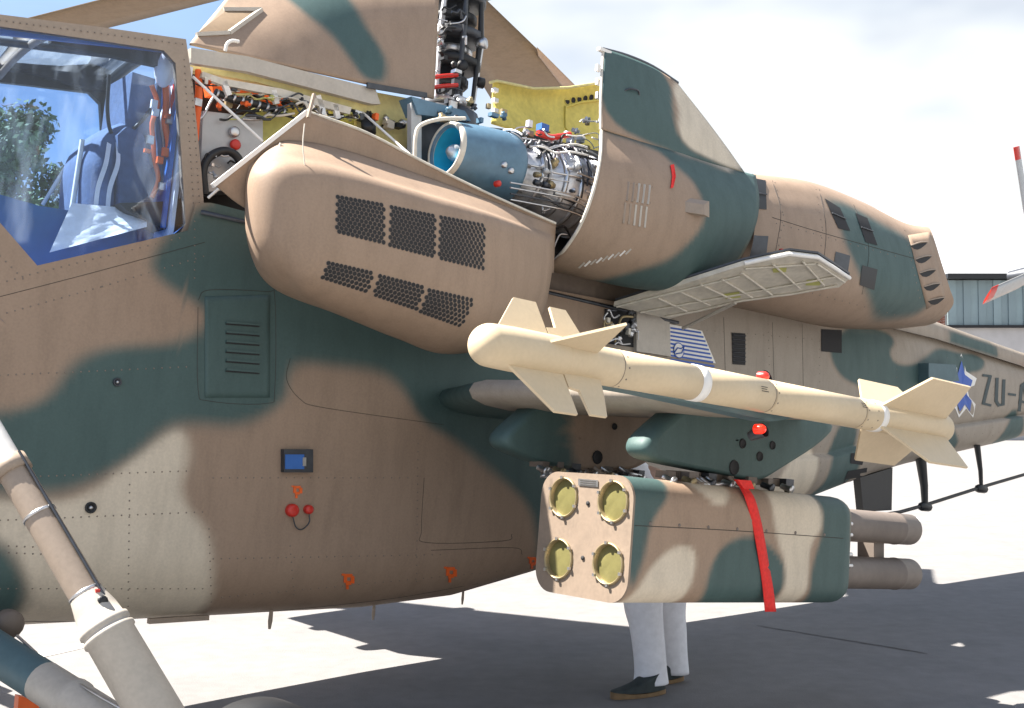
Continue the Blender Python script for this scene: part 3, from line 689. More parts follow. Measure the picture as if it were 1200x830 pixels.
obj('blade_trailing_tab', blade([(629, 55), (700, 126), (690, 142), (631, 66)], 4.575, .01), M['bladelight'], b1b)

# ---- engine inside the open cowlings
ENG = np.array(T(524, 176, .72)); EA = np.array([1, .0, -.035])
eng = obj('engine_inlet_housing', MB().lathe(ENG, EA, [(0, .128), (-.015, .140), (-.012, .155), (.02, .166), (.06, .172), (.12, .185), (.22, .20), (.33, .212), (.40, .214), (.42, .205), (.43, .17)], 40), M['engineblue'], heli)
obj('inlet_lip', MB().lathe(ENG, EA, [(.01, .136), (-.012, .139), (-.022, .147), (-.018, .157), (.0, .162), (.015, .163)], 40), M['offwhite'], eng)
obj('inlet_duct', MB().lathe(ENG, EA, [(.0, .138), (.08, .130), (.16, .12), (.24, .115), (.24, 0)], 32), M['cyan'], eng)
obj('inlet_bullet', MB().lathe(ENG, EA, [(.0, 0), (.005, .02), (.03, .042), (.08, .055), (.24, .06)], 20), M['alu'], eng)
for k in range(8):
    a_ = k*math.pi/4; o = ENG + EA*.43 + np.array([0, .19*math.cos(a_), .19*math.sin(a_)])
    obj('flange_bolt', MB().lathe(o, EA, [(-.03, .012), (.02, .012), (.02, 0)], 6), M['steel'], eng)
for k, (px, py) in enumerate(((592, 193), (585, 215), (600, 200))):
    obj('housing_plug', MB().lathe(T(px, py, .93), (0, -1, 0), [(-.03, .018), (.0, .018), (.005, .012), (.005, 0)], 10), M['steel' if k != 1 else 'redpaint'], eng)
core = obj('engine_core', MB().lathe(ENG, EA, [(.40, .13), (.50, .14), (.55, .17), (.60, .175), (.62, .15), (.68, .155), (.72, .20), (.78, .225), (.98, .235), (1.0, .245), (1.02, .245), (1.04, .235), (1.2, .23), (1.25, .2), (1.55, .18)], 40), M['alu'], heli)
for z, r_ in ((.56, .182), (.72, .212), (.82, .236), (.90, .238), (.99, .252), (1.12, .24)):
    obj('casing_flange', MB().lathe(ENG + EA*z, EA, [(-.008, r_-.02), (-.008, r_+.01), (.008, r_+.01), (.008, r_-.02)], 40), M['steel'], core)
def epipe(z0, z1, a0, a1, off, r_, mt, nm='engine_pipe'):
    P3 = []
    for f in np.linspace(0, 1, 9):
        z = z0+(z1-z0)*f; a_ = a0+(a1-a0)*f; R_ = prof(z, [(.0, .165), (.33, .212), (.42, .21), (.46, .15), (.55, .18), (.65, .17), (.75, .22), (1.0, .25), (1.2, .23)]) + off
        P3.append(ENG + EA*z + np.array([0, -R_*math.cos(a_), R_*math.sin(a_)]))
    obj(nm, MB().tube(P3, r_, 7), M[mt], core)
for k in range(46):
    z0 = rnd.uniform(.40, 1.0); a0 = rnd.uniform(-.9, 1.4)
    if rnd.random() < .5: epipe(z0, min(1.15, z0+rnd.uniform(.1, .5)), a0, a0+rnd.uniform(-.15, .15), rnd.uniform(.005, .05), rnd.uniform(.004, .009), rnd.choice(['steel', 'alu', 'darkgrey', 'steel', 'white']))
    else: epipe(z0, z0+rnd.uniform(-.04, .04), a0, a0+rnd.uniform(.4, 1.1), rnd.uniform(.005, .04), rnd.uniform(.004, .008), rnd.choice(['steel', 'black', 'alu', 'darkgrey']))
for k in range(34):
    z = rnd.uniform(.42, 1.05); a_ = rnd.uniform(-.8, 1.4); R_ = .215 + rnd.uniform(0, .04)
    if z < .7: R_ -= .035
    c = ENG + EA*z + np.array([0, -R_*math.cos(a_), R_*math.sin(a_)]); nn_ = (0, -math.cos(a_), math.sin(a_))
    r_ = rnd.uniform(.010, .026)
    obj('engine_fitting', MB().lathe(c, nn_ if rnd.random() < .6 else EA, [(-.03, 0), (-.03, r_), (.0, r_), (.005, r_*.7), (.02, r_*.7), (.022, 0)], 10), M[rnd.choice(['steel', 'alu', 'darkgrey', 'black', 'greybox', 'brass'])], core)
obj('red_hose', MB().tube([T(*p, .80) for p in ((630, 156), (645, 161), (656, 160), (668, 158))], .018, 9, smooth=5), M['redpaint'], core)
bevel(obj('blue_pump', MB().box(T(636, 150, .72), (.06, .05, .04)), M['bluepaint'], core), .008)
for y0 in (216, 222, 229, 236): obj('fuel_line', MB().tube([T(*p, .97) for p in ((598, y0-2), (620, y0+2), (668, y0+12), (690, y0+24), (692, y0+40))], .005, 6, smooth=4), M['darkgrey' if y0 % 2 else 'steel'], core)
obj('inlet_vent_pipe', MB().tube([T(*p, .80) for p in ((486, 188), (487, 160), (493, 147), (515, 140), (545, 139))], .011, 8, smooth=5), M['offwhite'], eng)
obj('grey_frame_post', MB().prism([T(*p, .60) for p in ((482, 114), (494, 118), (494, 196), (482, 182))], (0, .04, 0)), M['greybox'], heli)
obj('firewall_bracket', MB().prism([T(*p, .62) for p in ((482, 113), (545, 130), (552, 142), (490, 134))], (0, .12, 0)), M['engineblue'], heli)
blocks(14, (500, 118, 600, 142), .6, .72, ['greybox', 'engineblue', 'steel', 'brass', 'darkgrey'], (.02, .055), eng)
blocks(16, (600, 140, 700, 180), .62, .74, ['steel', 'darkgrey', 'alu', 'brass', 'black'], (.02, .05), core)
clutter(22, (596, 140, 702, 200), .70, .86, ['steel', 'alu', 'white', 'black'], (.003, .007), (12, 40), core)
clutter(14, (636, 240, 700, 300), .72, .86, ['white', 'black', 'steel'], (.004, .008), (12, 40), core)
obj('inner_skin', MB().prism([H(1.9, .5, .9), H(3.6, .5, .9), H(3.6, .5, 1.5), H(2.75, .5, 1.22), H(1.9, .5, 1.16)], (0, .02, 0)), M['rackbrown'], heli)
obj('lower_firewall', MB().prism([T(*p, .45) for p in ((484, 140), (600, 152), (705, 178), (700, 320), (470, 250))], (0, .03, 0)), M['darkgrey'], heli)
b = MB().lathe(ENG, EA, [(1.15, .235), (1.9, .22), (2.6, .25)], 24); obj('exhaust_duct', b, M['darkgrey'], heli)

# ---- far side yellow cowling panel (inside face) with lightening holes
yp = [(578, 94), (600, 99), (640, 102), (675, 101), (704, 96), (704, 172), (640, 166), (580, 140)]
yc = ctrl([[(578, 94, -.92), (625, 103, -.96), (665, 102, -.96), (704, 96, -.92)], [(577, 116, -.95), (625, 122, -1.0), (665, 124, -1.0), (704, 130, -.98)], [(576, 145, -.85), (625, 160, -.9), (665, 172, -.9), (704, 185, -.86)]])
ycm = MB().quadgrid(patch(yc, 6, 6)); yo = solid(obj('far_cowling_door', ycm, M['yellow'], heli), .012)
YB = ycm.bvh()
for k in range(6):
    c, n = onn(YB, 664 + k*7, 119 - k*1.2)
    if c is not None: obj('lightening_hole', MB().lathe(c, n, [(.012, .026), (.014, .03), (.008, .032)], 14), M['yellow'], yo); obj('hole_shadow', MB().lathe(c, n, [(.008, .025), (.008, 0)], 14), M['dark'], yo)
obj('door_stiffener', MB().tube([on(YB, *p, .012) for p in ((662, 125), (662, 150), (668, 160), (690, 158))], .010, 6), M['yellow'], yo)
obj('door_stiffener', MB().tube([on(YB, *p, .012) for p in ((662, 126), (680, 120), (702, 117))], .010, 6), M['yellow'], yo)
obj('door_edge', MB().tube([T(*p, -.90) for p in ((574, 97), (582, 95), (625, 104), (665, 103), (703, 97))], .012, 6), M['paleyellow'], yo)
for y in (106, 118, 130): obj('door_latch', MB().box(T(580, y, -.88), (.04, .04, .03)), M['white'], yo)

# ---- lower intake cowling, folded down, with six mesh grilles
fl_ = [(250, 217), (300, 178), (345, 140), (350, 131), (375, 137), (430, 158), (500, 196), (560, 222), (651, 262), (646, 330), (560, 350), (330, 300), (292, 225)]
flange = MB(); 
fc = ctrl([[(360, 131, .985), (375, 136, .985), (430, 156, .98), (500, 192, .98), (570, 226, .98), (651, 262, .98)],
           [(318, 165, .97), (350, 178, .965), (420, 190, .96), (495, 212, .96), (570, 240, .96), (650, 276, .96)],
           [(250, 216, .95), (300, 250, .94), (400, 280, .92), (490, 300, .92), (570, 310, .92), (648, 320, .92)]])
flm = MB().quadgrid(patch(fc, 6, 10)); door = solid(paint(obj('intake_cowling', flm, M['camo'], heli), [], .95), .012)
dc = ctrl([
 [(291, 196, .965), (320, 172, .975), (345, 166, .985), (400, 176, .985), (490, 205, .985), (575, 236, .985), (650, 266, .985)],
 [(289, 212, .965), (305, 190, 1.06), (340, 183, 1.14), (398, 194, 1.18), (486, 222, 1.18), (573, 249, 1.15), (649, 276, .99)],
 [(288, 236, .965), (300, 212, 1.14), (336, 205, 1.25), (396, 213, 1.30), (484, 236, 1.31), (571, 262, 1.29), (648, 288, 1.06)],
 [(291, 283, .96), (304, 285, 1.12), (332, 288, 1.24), (380, 298, 1.31), (468, 322, 1.32), (560, 350, 1.31), (645, 325, 1.08)],
 [(306, 322, .92), (318, 326, 1.02), (338, 330, 1.12), (368, 341, 1.20), (455, 370, 1.20), (545, 395, 1.20), (634, 372, 1.02)],
 [(330, 342, .84), (340, 347, .88), (358, 354, .92), (392, 366, .96), (466, 396, .96), (525, 414, .96), (610, 402, .90)],
 [(340, 334, .66), (350, 338, .66), (368, 346, .66), (400, 358, .66), (470, 384, .66), (525, 400, .66), (600, 392, .66)]])
dm = MB().quadgrid(patch(dc, 9, 12)); bulge = solid(paint(obj('intake_bulge', dm, M['camo'], door), [], 1.0, .05), .010)
DB = dm.bvh()
obj('white_front_edge', MB().bar(T(249, 218, .955), T(360, 131, .99), .022, .02), M['white'], door)
obj('top_edge_strip', MB().tube([T(*p, .985) for p in ((360, 131), (375, 136), (430, 156), (500, 192), (570, 226), (651, 262))], .008, 6, smooth=5), M['offwhite'], door)
def grille(q, parent, pitch=5.05):
    a_, b_, c_, d_ = [np.array(p, float) for p in q]
    u1 = np.linalg.norm(b_-a_); v1 = np.linalg.norm(d_-a_)
    nu = int(round(u1/pitch)); nv = int(round(v1/(pitch*.87)))
    hole = MB(); rim = MB()
    for i in range(nv):
        for j in range(nu):
            uu = (j + (.5 if i % 2 else 0) + .25)/nu; vv = (i+.5)/nv
            p = (a_*(1-uu)+b_*uu)*(1-vv) + (d_*(1-uu)+c_*uu)*vv
            c, n = onn(DB, *p)
            if c is None: continue
            t1 = np.cross(n, [0, 0, 1.]); t1 /= np.linalg.norm(t1); t2 = np.cross(n, t1)
            rr = .0095*np.linalg.norm(c-CL)/4.7
            def ring(r_, z): return [c + n*z + r_*(t1*math.cos(k)+t2*math.sin(k)) for k in np.arange(8)*math.pi/4]
            hole.poly(ring(rr, .0062)); rim.quadgrid([ring(rr*1.14, .0052), ring(rr*1.05, .0075), ring(rr*.98, .0060)], True)
    g = obj('mesh_grille', rim, M['tubegrey'], parent, kind='stuff'); obj('grille_holes', hole, M['dark'], g, kind='stuff') if False else obj('grille_holes', hole, M['dark'], parent, kind='stuff')
for q in ([(394, 229), (450, 239), (450, 287), (393, 273)], [(457, 241), (510, 252), (509, 303), (455, 289)], [(515, 253), (568, 263), (566, 317), (513, 304)],
          [(384, 306), (438, 318), (431, 344), (376, 326)], [(444, 321), (498, 335), (488, 364), (436, 346)], [(502, 338), (556, 350), (540, 384), (491, 366)]):
    grille(q, door)
rivets(DB, [[(385, 222), (392, 290)], [(380, 300), (570, 350)], [(390, 222), (575, 256)], [(575, 262), (570, 330)], [(350, 240), (372, 330)], [(400, 200), (640, 268)], [(330, 335), (520, 400)]], door, 12, .0045, 'rivet')
seams(DB, [[(310, 318), (350, 338), (450, 375), (540, 404)]], door, .002)
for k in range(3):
    b = decal(DB, [(350+46*k, 342+16*k), (388+46*k, 354+16*k), (394+46*k, 366+17*k), (360+46*k, 353+16*k)], .004, 3, 6); obj('dark_lip_patch', b, M['dark'], door)  # dark patches along the bulge's lower lip
obj('release_hook', MB().tube([T(*p, 1.03) for p in ((329, 168), (326, 178), (320, 184), (314, 184), (313, 180))], .0065, 7, smooth=4), M['offwhite'], door)
obj('latch_arm', MB().bar(T(368, 110, 1.02), T(361, 138, 1.02), .018, .012), M['strut'], door)
obj('safety_chain', MB().tube([T(*p, 1.25) for p in ((357, 145), (355, 170), (358, 200), (359, 222))], .0028, 5, smooth=4), M['offwhite'], door)
ky = obj('key_ring', MB().tube([tuple(np.array(T(359, 229, 1.27)) + np.array([.017*math.cos(k*math.pi/8), 0, .017*math.sin(k*math.pi/8)])) for k in range(17)], .003, 5, False), M['offwhite'], door)
obj('hanging_pin', MB().bar(T(359, 234, 1.27), T(360, 250, 1.27), .012, .008), M['offwhite'], door)

# ---- aft cowling, lower skin and raised upper flap
ac = ctrl([
 [(705, 152, .98), (745, 165, 1.0), (790, 178, 1.0), (835, 193, 1.0), (885, 206, .98)],
 [(703, 188, 1.09), (743, 198, 1.12), (788, 210, 1.13), (838, 224, 1.13), (889, 232, 1.10)],
 [(694, 228, 1.13), (738, 240, 1.16), (782, 250, 1.18), (832, 256, 1.18), (886, 260, 1.15)],
 [(680, 264, 1.08), (725, 279, 1.12), (772, 289, 1.14), (824, 293, 1.14), (874, 290, 1.10)],
 [(662, 292, .98), (710, 309, 1.02), (760, 318, 1.04), (810, 322, 1.04), (858, 315, 1.0)],
 [(645, 310, .84), (692, 325, .86), (745, 336, .88), (795, 340, .88), (843, 331, .85)],
 [(640, 316, .62), (690, 326, .62), (745, 336, .62), (795, 340, .62), (838, 334, .62)]])
am = MB().quadgrid(patch(ac, 8, 12))
CAMO_UP = [(TL, [(700, 40), (770, 50), (797, 97), (793, 128), (787, 150), (797, 180), (770, 175), (704, 150)]),
           (TL, [(760, 150), (830, 180), (920, 195), (900, 300), (870, 345), (800, 352), (715, 345), (700, 336), (745, 320), (795, 292), (813, 255), (810, 215), (792, 195)]),
           (CR, [(797, 90), (880, 90), (880, 205), (830, 190), (800, 178), (790, 150), (795, 128)])]
aft = solid(paint(obj('aft_cowling', am, M['camo'], heli), CAMO_UP, 1.08, .03), .012)
AB = am.bvh()
obj('front_edge_strip', MB().tube([T(*p) for p in ((705, 152, .98), (703, 188, 1.09), (694, 228, 1.13), (680, 264, 1.08), (662, 292, .98), (645, 310, .84))], .010, 6, smooth=6), M['offwhite'], aft)
uc = ctrl([[(708, 58, .86), (735, 67, .87), (765, 80, .87), (792, 97, .86)], [(706, 90, .92), (740, 105, .94), (780, 122, .94), (826, 140, .92)],
           [(705, 120, .96), (742, 135, .98), (788, 150, .98), (850, 172, .96)], [(705, 152, .99), (745, 165, 1.0), (792, 180, 1.0), (872, 203, .99)]])
um = MB().quadgrid(patch(uc, 10, 12)); flap = solid(paint(obj('raised_cowling_flap', um, M['camo'], heli), CAMO_UP, .96, .025), .014)
UB = um.bvh()
obj('flap_top_lip', MB().tube([T(*p) for p in ((706, 58, .86), (735, 66, .84), (765, 79, .84), (794, 98, .86))], .014, 6, smooth=4), M['darkgrey'], flap)
obj('flap_front_edge', MB().tube([T(*p) for p in ((707, 60, .86), (705, 92, .92), (704, 122, .96), (704, 152, .98))], .010, 6), M['offwhite'], flap)
obj('white_corner', MB().box(T(708, 60, .86), (.10, .03, .02)), M['white'], flap)
for y in (80, 96, 112): obj('door_latch', MB().box(T(701, y, .90), (.03, .02, .04)), M['white'], flap)
obj('grab_handle', MB().tube([on(UB, *p, o_) for p, o_ in (((731, 107), .0), ((735, 106), .02), ((745, 108), .02), ((749, 113), .0))], .006, 6, smooth=3), M['darkgrey'], flap)
seams(AB, [[(707, 160), (790, 187), (884, 214)], [(700, 172), (712, 205), (706, 270)]], aft, .0018)
rivets(AB, [[(712, 178), (700, 250), (675, 300)], [(720, 180), (880, 222)], [(870, 225), (868, 290)], [(690, 310), (840, 325)]], aft, 11, .005)
# louvres cut in the aft cowling
for r0, nn_, x0, y0, dx, dy, hx, hy in ((0, 5, 736, 214, 6.2, 1.0, -2.5, 22), (0, 5, 732, 238, 6.2, 1.2, -2.5, 24)):
    for k in range(nn_):
        x, y = x0+dx*k, y0+dy*k; a_, c_ = on(AB, x, y, .006), on(AB, x+hx, y+hy, .006)
        obj('louvre_fin', MB().bar(a_, c_, .012, .014), M['strutpale' if k > 1 else 'strut'], aft)
        a_, c_ = on(AB, x+2.4, y+1, .002), on(AB, x+hx+2.4, y+hy-1, .002); obj('louvre_slot', MB().bar(a_, c_, .010, .004), M['dark'], aft)
for k in range(9):
    x, y = 678+k*6.8, 313-k*1.9; a_, c_ = on(AB, x, y, .004), on(AB, x+6.5, y-6, .004)
    if a_ is not None and c_ is not None: obj('lower_louvre', MB().bar(a_, c_, .014, .010), M['strutpale' if k % 2 == 0 else 'white'], aft)
ob = on(AB, 812, 243, 0); bevel(obj('pressure_probe', MB().prism([tuple(on(AB, *p, 0)) for p in ((800, 236), (806, 232), (806, 251), (800, 248))], (.13, -.06, .0)), M['strut'], aft), .004)
obj('red_streamer', MB().prism([on(AB, *p, .012) for p in ((784, 195), (788, 194), (790, 208), (787, 221), (784, 222), (786, 208))], (0, -.003, 0)), M['red'], aft)

# ---- exhaust nacelle
nc = ctrl([
 [(880, 204, .30), (948, 214, .30), (1008, 236, .30), (1058, 261, .30), (1086, 266, .30)],
 [(884, 206, .86), (950, 215, .82), (1010, 238, .82), (1060, 262, .84), (1090, 268, .88)],
 [(886, 226, 1.02), (954, 236, 1.02), (1014, 258, 1.02), (1066, 277, 1.02), (1096, 284, 1.02)],
 [(886, 255, 1.10), (954, 268, 1.12), (1014, 290, 1.12), (1072, 304, 1.10), (1104, 310, 1.08)],
 [(880, 292, 1.12), (950, 308, 1.15), (1012, 330, 1.15), (1076, 338, 1.13), (1113, 338, 1.10)],
 [(868, 326, 1.02), (940, 344, 1.05), (1004, 360, 1.05), (1070, 364, 1.04), (1117, 357, 1.03)],
 [(848, 350, .82), (922, 368, .84), (988, 380, .84), (1052, 382, .84), (1100, 376, .88)],
 [(838, 356, .45), (915, 372, .45), (975, 384, .45), (1040, 386, .45), (1085, 382, .45)]])
nm_ = MB().quadgrid(patch(nc, 7, 12)); CAMO_N = [(TL, [(978, 230), (1010, 240), (1050, 262), (1076, 286), (1088, 320), (1094, 350), (1080, 372), (1045, 374), (1010, 348), (994, 325), (986, 298), (980, 262)])]
nac = paint(obj('exhaust_nacelle', nm_, M['camo'], heli), CAMO_N, 1.08, .05)
NB = nm_.bvh()
nm2 = nm_.mirror(); paint(obj('far_exhaust_nacelle', nm2, M['camo'], heli), CAMO_N, 1.08, .05)
endc = patch(nc, 7, 12); end = [r[-1] for r in endc]; 
b = MB(); cc = np.mean(end, 0) + np.array([.10, .02, 0]); b.quadgrid([end, [p*.35+cc*.65 for p in end], [cc for p in end]]); obj('nacelle_end_cap', b, M['strut'], nac)
for q, mt, nm in (([(966, 233), (984, 244), (996, 271), (982, 268)], 'dark', 'cooling_window'), ([(1002, 250), (1016, 256), (1028, 288), (1014, 284)], 'dark', 'cooling_window'), ([(886, 210), (897, 212), (898, 246), (886, 245)], 'black', 'cooling_window'),
              ([(878, 276), (900, 277), (897, 304), (875, 302)], 'darkgrey', 'side_grille'), ([(979, 295), (996, 300), (993, 320), (976, 314)], 'darkgrey', 'side_grille'), ([(1010, 311), (1028, 316), (1024, 340), (1007, 334)], 'black', 'side_grille')):
    w_ = obj(nm, decal(NB, q, .004, 5, 5), M[mt], nac)
    if nm == 'cooling_window': obj('window_bar', MB().tube([on(NB, *((np.array(q[0])+q[3])/2), .01), on(NB, *((np.array(q[1])+q[2])/2), .01)], .005, 5), M['darkgrey'], nac)
lp = solid(paint(obj('louvre_panel', decal(NB, [(1064, 276), (1090, 272), (1108, 350), (1086, 362)], .0025, 10, 6), M['camo'], nac), [], 1.05), .003)
for k in range(5):
    x, y = 1067+k*5.0, 289+k*16; a_ = on(NB, x, y, .012); c_ = on(NB, x+19, y-4, .012); m_ = on(NB, x+10, y+5, .012)
    if a_ is None or c_ is None: continue
    obj('exhaust_slot', MB().prism([on(NB, x+19*f, y-4*f - 1.2*math.sin(f*3.14), .006) for f in (0, .25, .5, .75, 1)] + [on(NB, x+19*f, y-4*f + 5.5*math.sin(f*3.14)**.8*(1.25-f*.5), .006) for f in (.85, .6, .4, .2)], (0, .003, 0)), M['dark'], nac)
    obj('slot_hood', MB().tube([on(NB, x, y-1, .004), on(NB, x+10, y-4, .014), on(NB, x+19, y-5, .004)], .005, 6, smooth=3), M['strut'], nac)
seams(NB, [[(905, 212), (915, 250), (908, 300)], [(960, 222), (968, 270), (962, 330)], [(1000, 240), (1018, 290), (1010, 345)], [(905, 255), (960, 272), (1060, 300), (1080, 305)]], nac, .0022)
rivets(NB, [[(908, 214), (918, 252), (911, 300)], [(956, 222), (964, 270), (958, 330)], [(1060, 270), (1078, 350)], [(910, 262), (1055, 302)], [(900, 330), (1060, 372)]], nac, 9, .006)
# front fairing of the far nacelle and underside closer
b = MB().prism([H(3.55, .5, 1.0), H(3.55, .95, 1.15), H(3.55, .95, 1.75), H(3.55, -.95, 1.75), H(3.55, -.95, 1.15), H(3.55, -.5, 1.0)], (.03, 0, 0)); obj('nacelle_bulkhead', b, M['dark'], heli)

# ---- fold-down work platform
PA = np.array(T(719, 359, .62)); PE = np.array(T(994, 328, 1.50)); PSL = (PE[2]-PA[2]) / (1.50-.62)
def Tp(px, py):                                   # on the plane of the platform: hinge along the fuselage, rising outwards
    r = rl(px, py); nrm = np.array([0, PSL, 1.0]); k = ((PA - CL) @ nrm) / (r @ nrm); return tuple(CL + k*r)
pf = [Tp(*p) for p in ((719, 359), (871, 311), (923, 300), (957, 304), (994, 328), (983, 337), (862, 352), (784, 374))]
wp = obj('work_platform', MB().prism(pf, (0, -.004, .03)), M['offwhite'], heli, flat=True)
obj('platform_top', MB().prism([tuple(np.array(p) + np.array([0, -.01, .036])) for p in pf], (0, 0, .012)), M['darkgrey'], wp, flat=True)
PB = MB().prism(pf, (0, -.004, .03)).bvh()
for a_, c_ in (((719, 359), (870, 322)), ((745, 366), (985, 322)), ((775, 371), (985, 333)), ((770, 348), (805, 364)), ((820, 332), (858, 350)), ((868, 318), (905, 345)), ((905, 308), (938, 338)), ((940, 305), (966, 334)), ((871, 314), (957, 308)), ((957, 308), (990, 330)), ((795, 340), (832, 357)), ((845, 326), (882, 348))):
    P3 = [on(PB, *(np.array(a_)*(1-f)+np.array(c_)*f), .008) for f in np.linspace(0.02, .98, 12)]; P3 = [p for p in P3 if p is not None]
    if len(P3) > 2: obj('platform_rib', MB().tube(P3, .009, 4), M['offwhite'], wp)
for q in ([(905, 314), (922, 312), (921, 318), (906, 319)], [(945, 328), (966, 326), (960, 334), (944, 334)], [(848, 344), (866, 341), (868, 348), (850, 350)]):
    P3 = [on(PB, *p, .005) for p in q]
    if all(p is not None for p in P3): obj('primer_patch', MB().poly(P3), M['green'], wp)
obj('platform_edge', MB().tube([tuple(np.array(p) + np.array([0, -.01, .01])) for p in (pf[1], pf[2], pf[3], pf[4])], .014, 6), M['white'], wp)
obj('platform_stay', MB().tube([T(800, 385, .60), T(862, 355, 1.06)], .012, 8), M['strutpale'], wp)
bevel(obj('red_tag', MB().box(T(917, 296, 1.30), (.05, .02, .04)), M['redpaint'], wp), .004)

# ---- mid fuselage equipment opening, national flash, vents
ob_ = obj('open_bay', decal(BF, [(708, 362), (748, 366), (746, 408), (706, 402)], .004, 4, 4), M['dark'], fo)
clutter(10, (708, 364, 748, 404), .60, .63, ['steel', 'darkgrey', 'brass', 'alu'], (.004, .009), (8, 20), ob_); blocks(12, (710, 366, 746, 402), .60, .63, ['steel', 'darkgrey', 'alu', 'offwhite'], (.02, .05), ob_)
obj('frame_panel', MB().prism([on(BF, *p, .002) for p in ((742, 362), (780, 368), (782, 418), (742, 412))], (0, -.03, 0)), M['strutpale'], fo)
fp = decal(BF, [(784, 380), (822, 388), (838, 426), (784, 418)], .006, 8, 8)
fb = obj('striped_flash', fp, M['white'], fo)
for k in range(9):
    y = 383.5 + k*4.6; x1 = 815 + min(22, (k+1)**.62*5.4)
    pa = [on(BF, 784.5 + (x1-784.5)*f, y + (x1-784.5)*f*.16, .009) for f in (0, .33, .66, 1)]; pb = [on(BF, 784.5 + (x1-784.5)*f, y + 2.1 + (x1-784.5)*f*.16, .009) for f in (0, .33, .66, 1)]
    obj('blue_stripe', MB().quadgrid([pa, pb]), M['badgeblue'], fb)
c, n = onn(BF, 794, 411)
obj('round_emblem', MB().lathe(c, n, [(.012, .055), (.012, 0)], 20), M['white'], fb); obj('emblem_ring', MB().lathe(c, n, [(.013, .055), (.015, .052), (.013, .048)], 20), M['badgeblue'], fb)
obj('emblem_figure', MB().tube([on(BF, *p, .016) for p in ((788, 414), (792, 408), (796, 409), (800, 406), (797, 414), (790, 415))], .0045, 5), M['badgeblue'], fb)
for q, nm in (([(857, 390), (873, 391), (873, 428), (858, 427)], 'mesh_vent'), ([(962, 386), (986, 387), (986, 414), (962, 412)], 'black_recess')):
    v_ = obj(nm, decal(BF, q, .004, 5, 5), M['dark'], fo)
    if nm == 'mesh_vent':
        for k in range(7): obj('vent_bar', MB().tube([on(BF, 858, 393+k*5, .008), on(BF, 873, 394+k*5, .008)], .004, 4), M['darkgrey'], v_)
seams(BF, [[(848, 372), (850, 440)], [(905, 378), (908, 480)], [(940, 380), (942, 500)]], fo, .0016)
bx = bevel(obj('sensor_box', MB().prism([on(BF, *p, 0) for p in ((1076, 426), (1108, 428), (1112, 447), (1076, 449))], (0, -.10, 0)), M['strutteal'], ao), .01)
for q in ([(997, 531), (1014, 532), (1010, 545), (996, 543)], [(993, 552), (1016, 548), (1014, 562), (988, 566)]):
    obj('dark_vent', decal(BF, q, .004, 3, 3), M['dark'], ao)
# registration letters
def stroke(pts, wpx, parent, mt='glyph', off=.005, name='letter_stroke'):
    for a_, c_ in zip(pts[:-1], pts[1:]):
        a_, c_ = np.array(a_, float), np.array(c_, float); d = (c_-a_)/np.linalg.norm(c_-a_); nn2 = np.array([-d[1], d[0]])*wpx/2
        if abs(d[1]) < .5: nn2 *= .75
        R1 = [on(BF, *(a_ - d*wpx*.3 + (c_-a_+d*wpx*.6)*f + nn2), off) for f in (0, .33, .66, 1)]; R2 = [on(BF, *(a_ - d*wpx*.3 + (c_-a_+d*wpx*.6)*f - nn2), off) for f in (0, .33, .66, 1)]
        if any(x is None for x in R1+R2): continue
        obj(name, MB().quadgrid([R1, R2]), M[mt], parent)
for L_ in ([(1152, 440), (1160, 441), (1152, 473), (1160, 475)], [(1168, 444), (1167, 470), (1170, 475), (1175, 474), (1176, 446)], [(1182, 462), (1189, 463)], [(1194, 481), (1197, 452), (1200, 450), (1204, 484)], [(1195, 470), (1202, 472)]):
    stroke(L_, 3.8, ao)
# blue pointed badge with white border
star = [(1126, 416), (1130, 436), (1139, 444), (1137, 452), (1131, 455), (1133, 468), (1138, 473), (1136, 488), (1130, 478), (1124, 488), (1121, 478), (1114, 474), (1118, 465), (1119, 454), (1115, 448), (1121, 436)]
cx_, cy_ = 1126, 455
for sc, mt, off, nm in ((1.16, 'white', .005, 'badge_border'), (.82, 'badgeblue', .008, 'badge_field')):
    b = MB(); c = on(BF, cx_, cy_, off); P3 = [on(BF, cx_+(x-cx_)*sc*1.2, cy_+(y-cy_)*(sc if sc < 1 else 1.04), off) for x, y in star]
    for i in range(len(P3)): b.poly([c, P3[i], P3[(i+1) % len(P3)]])
    obj(nm, b, M[mt], ao)
# aerial posts and rod under the boom, tail ventral stub
an = obj('wire_aerial', MB().tube([T(*p, .30) for p in ((1020, 606), (1055, 600), (1084, 592), (1150, 571), (1215, 552), (1290, 528))], .016, 6), M['black'], heli)
for x, y0, y1, r_ in ((1083, 545, 594, .035), (1149, 530, 573, .022)):
    obj('aerial_post', MB().tube([T(x-4, y0-8, .30), T(x, (y0+y1)/2, .30), T(x+1, y1, .30)], [r_*1.4, r_, r_*.8], 8), M['black'], an)
    obj('aerial_clamp', MB().lathe(T(x+1, y1, .30), (1, 0, 0), [(-.09, .02), (-.06, .04), (.06, .04), (.09, .02)], 8), M['black'], an)
obj('ventral_stub', MB().prism([T(*p, .25) for p in ((1008, 560), (1046, 548), (1045, 598), (1012, 600))], (0, .07, 0)), M['black'], heli)
b = MB().quadgrid([[H(5.2, .1, .2)]*1 + [H(5.2, .2, -.1)], [H(5.8, .1, .25), H(5.8, .2, -.0)]]); 

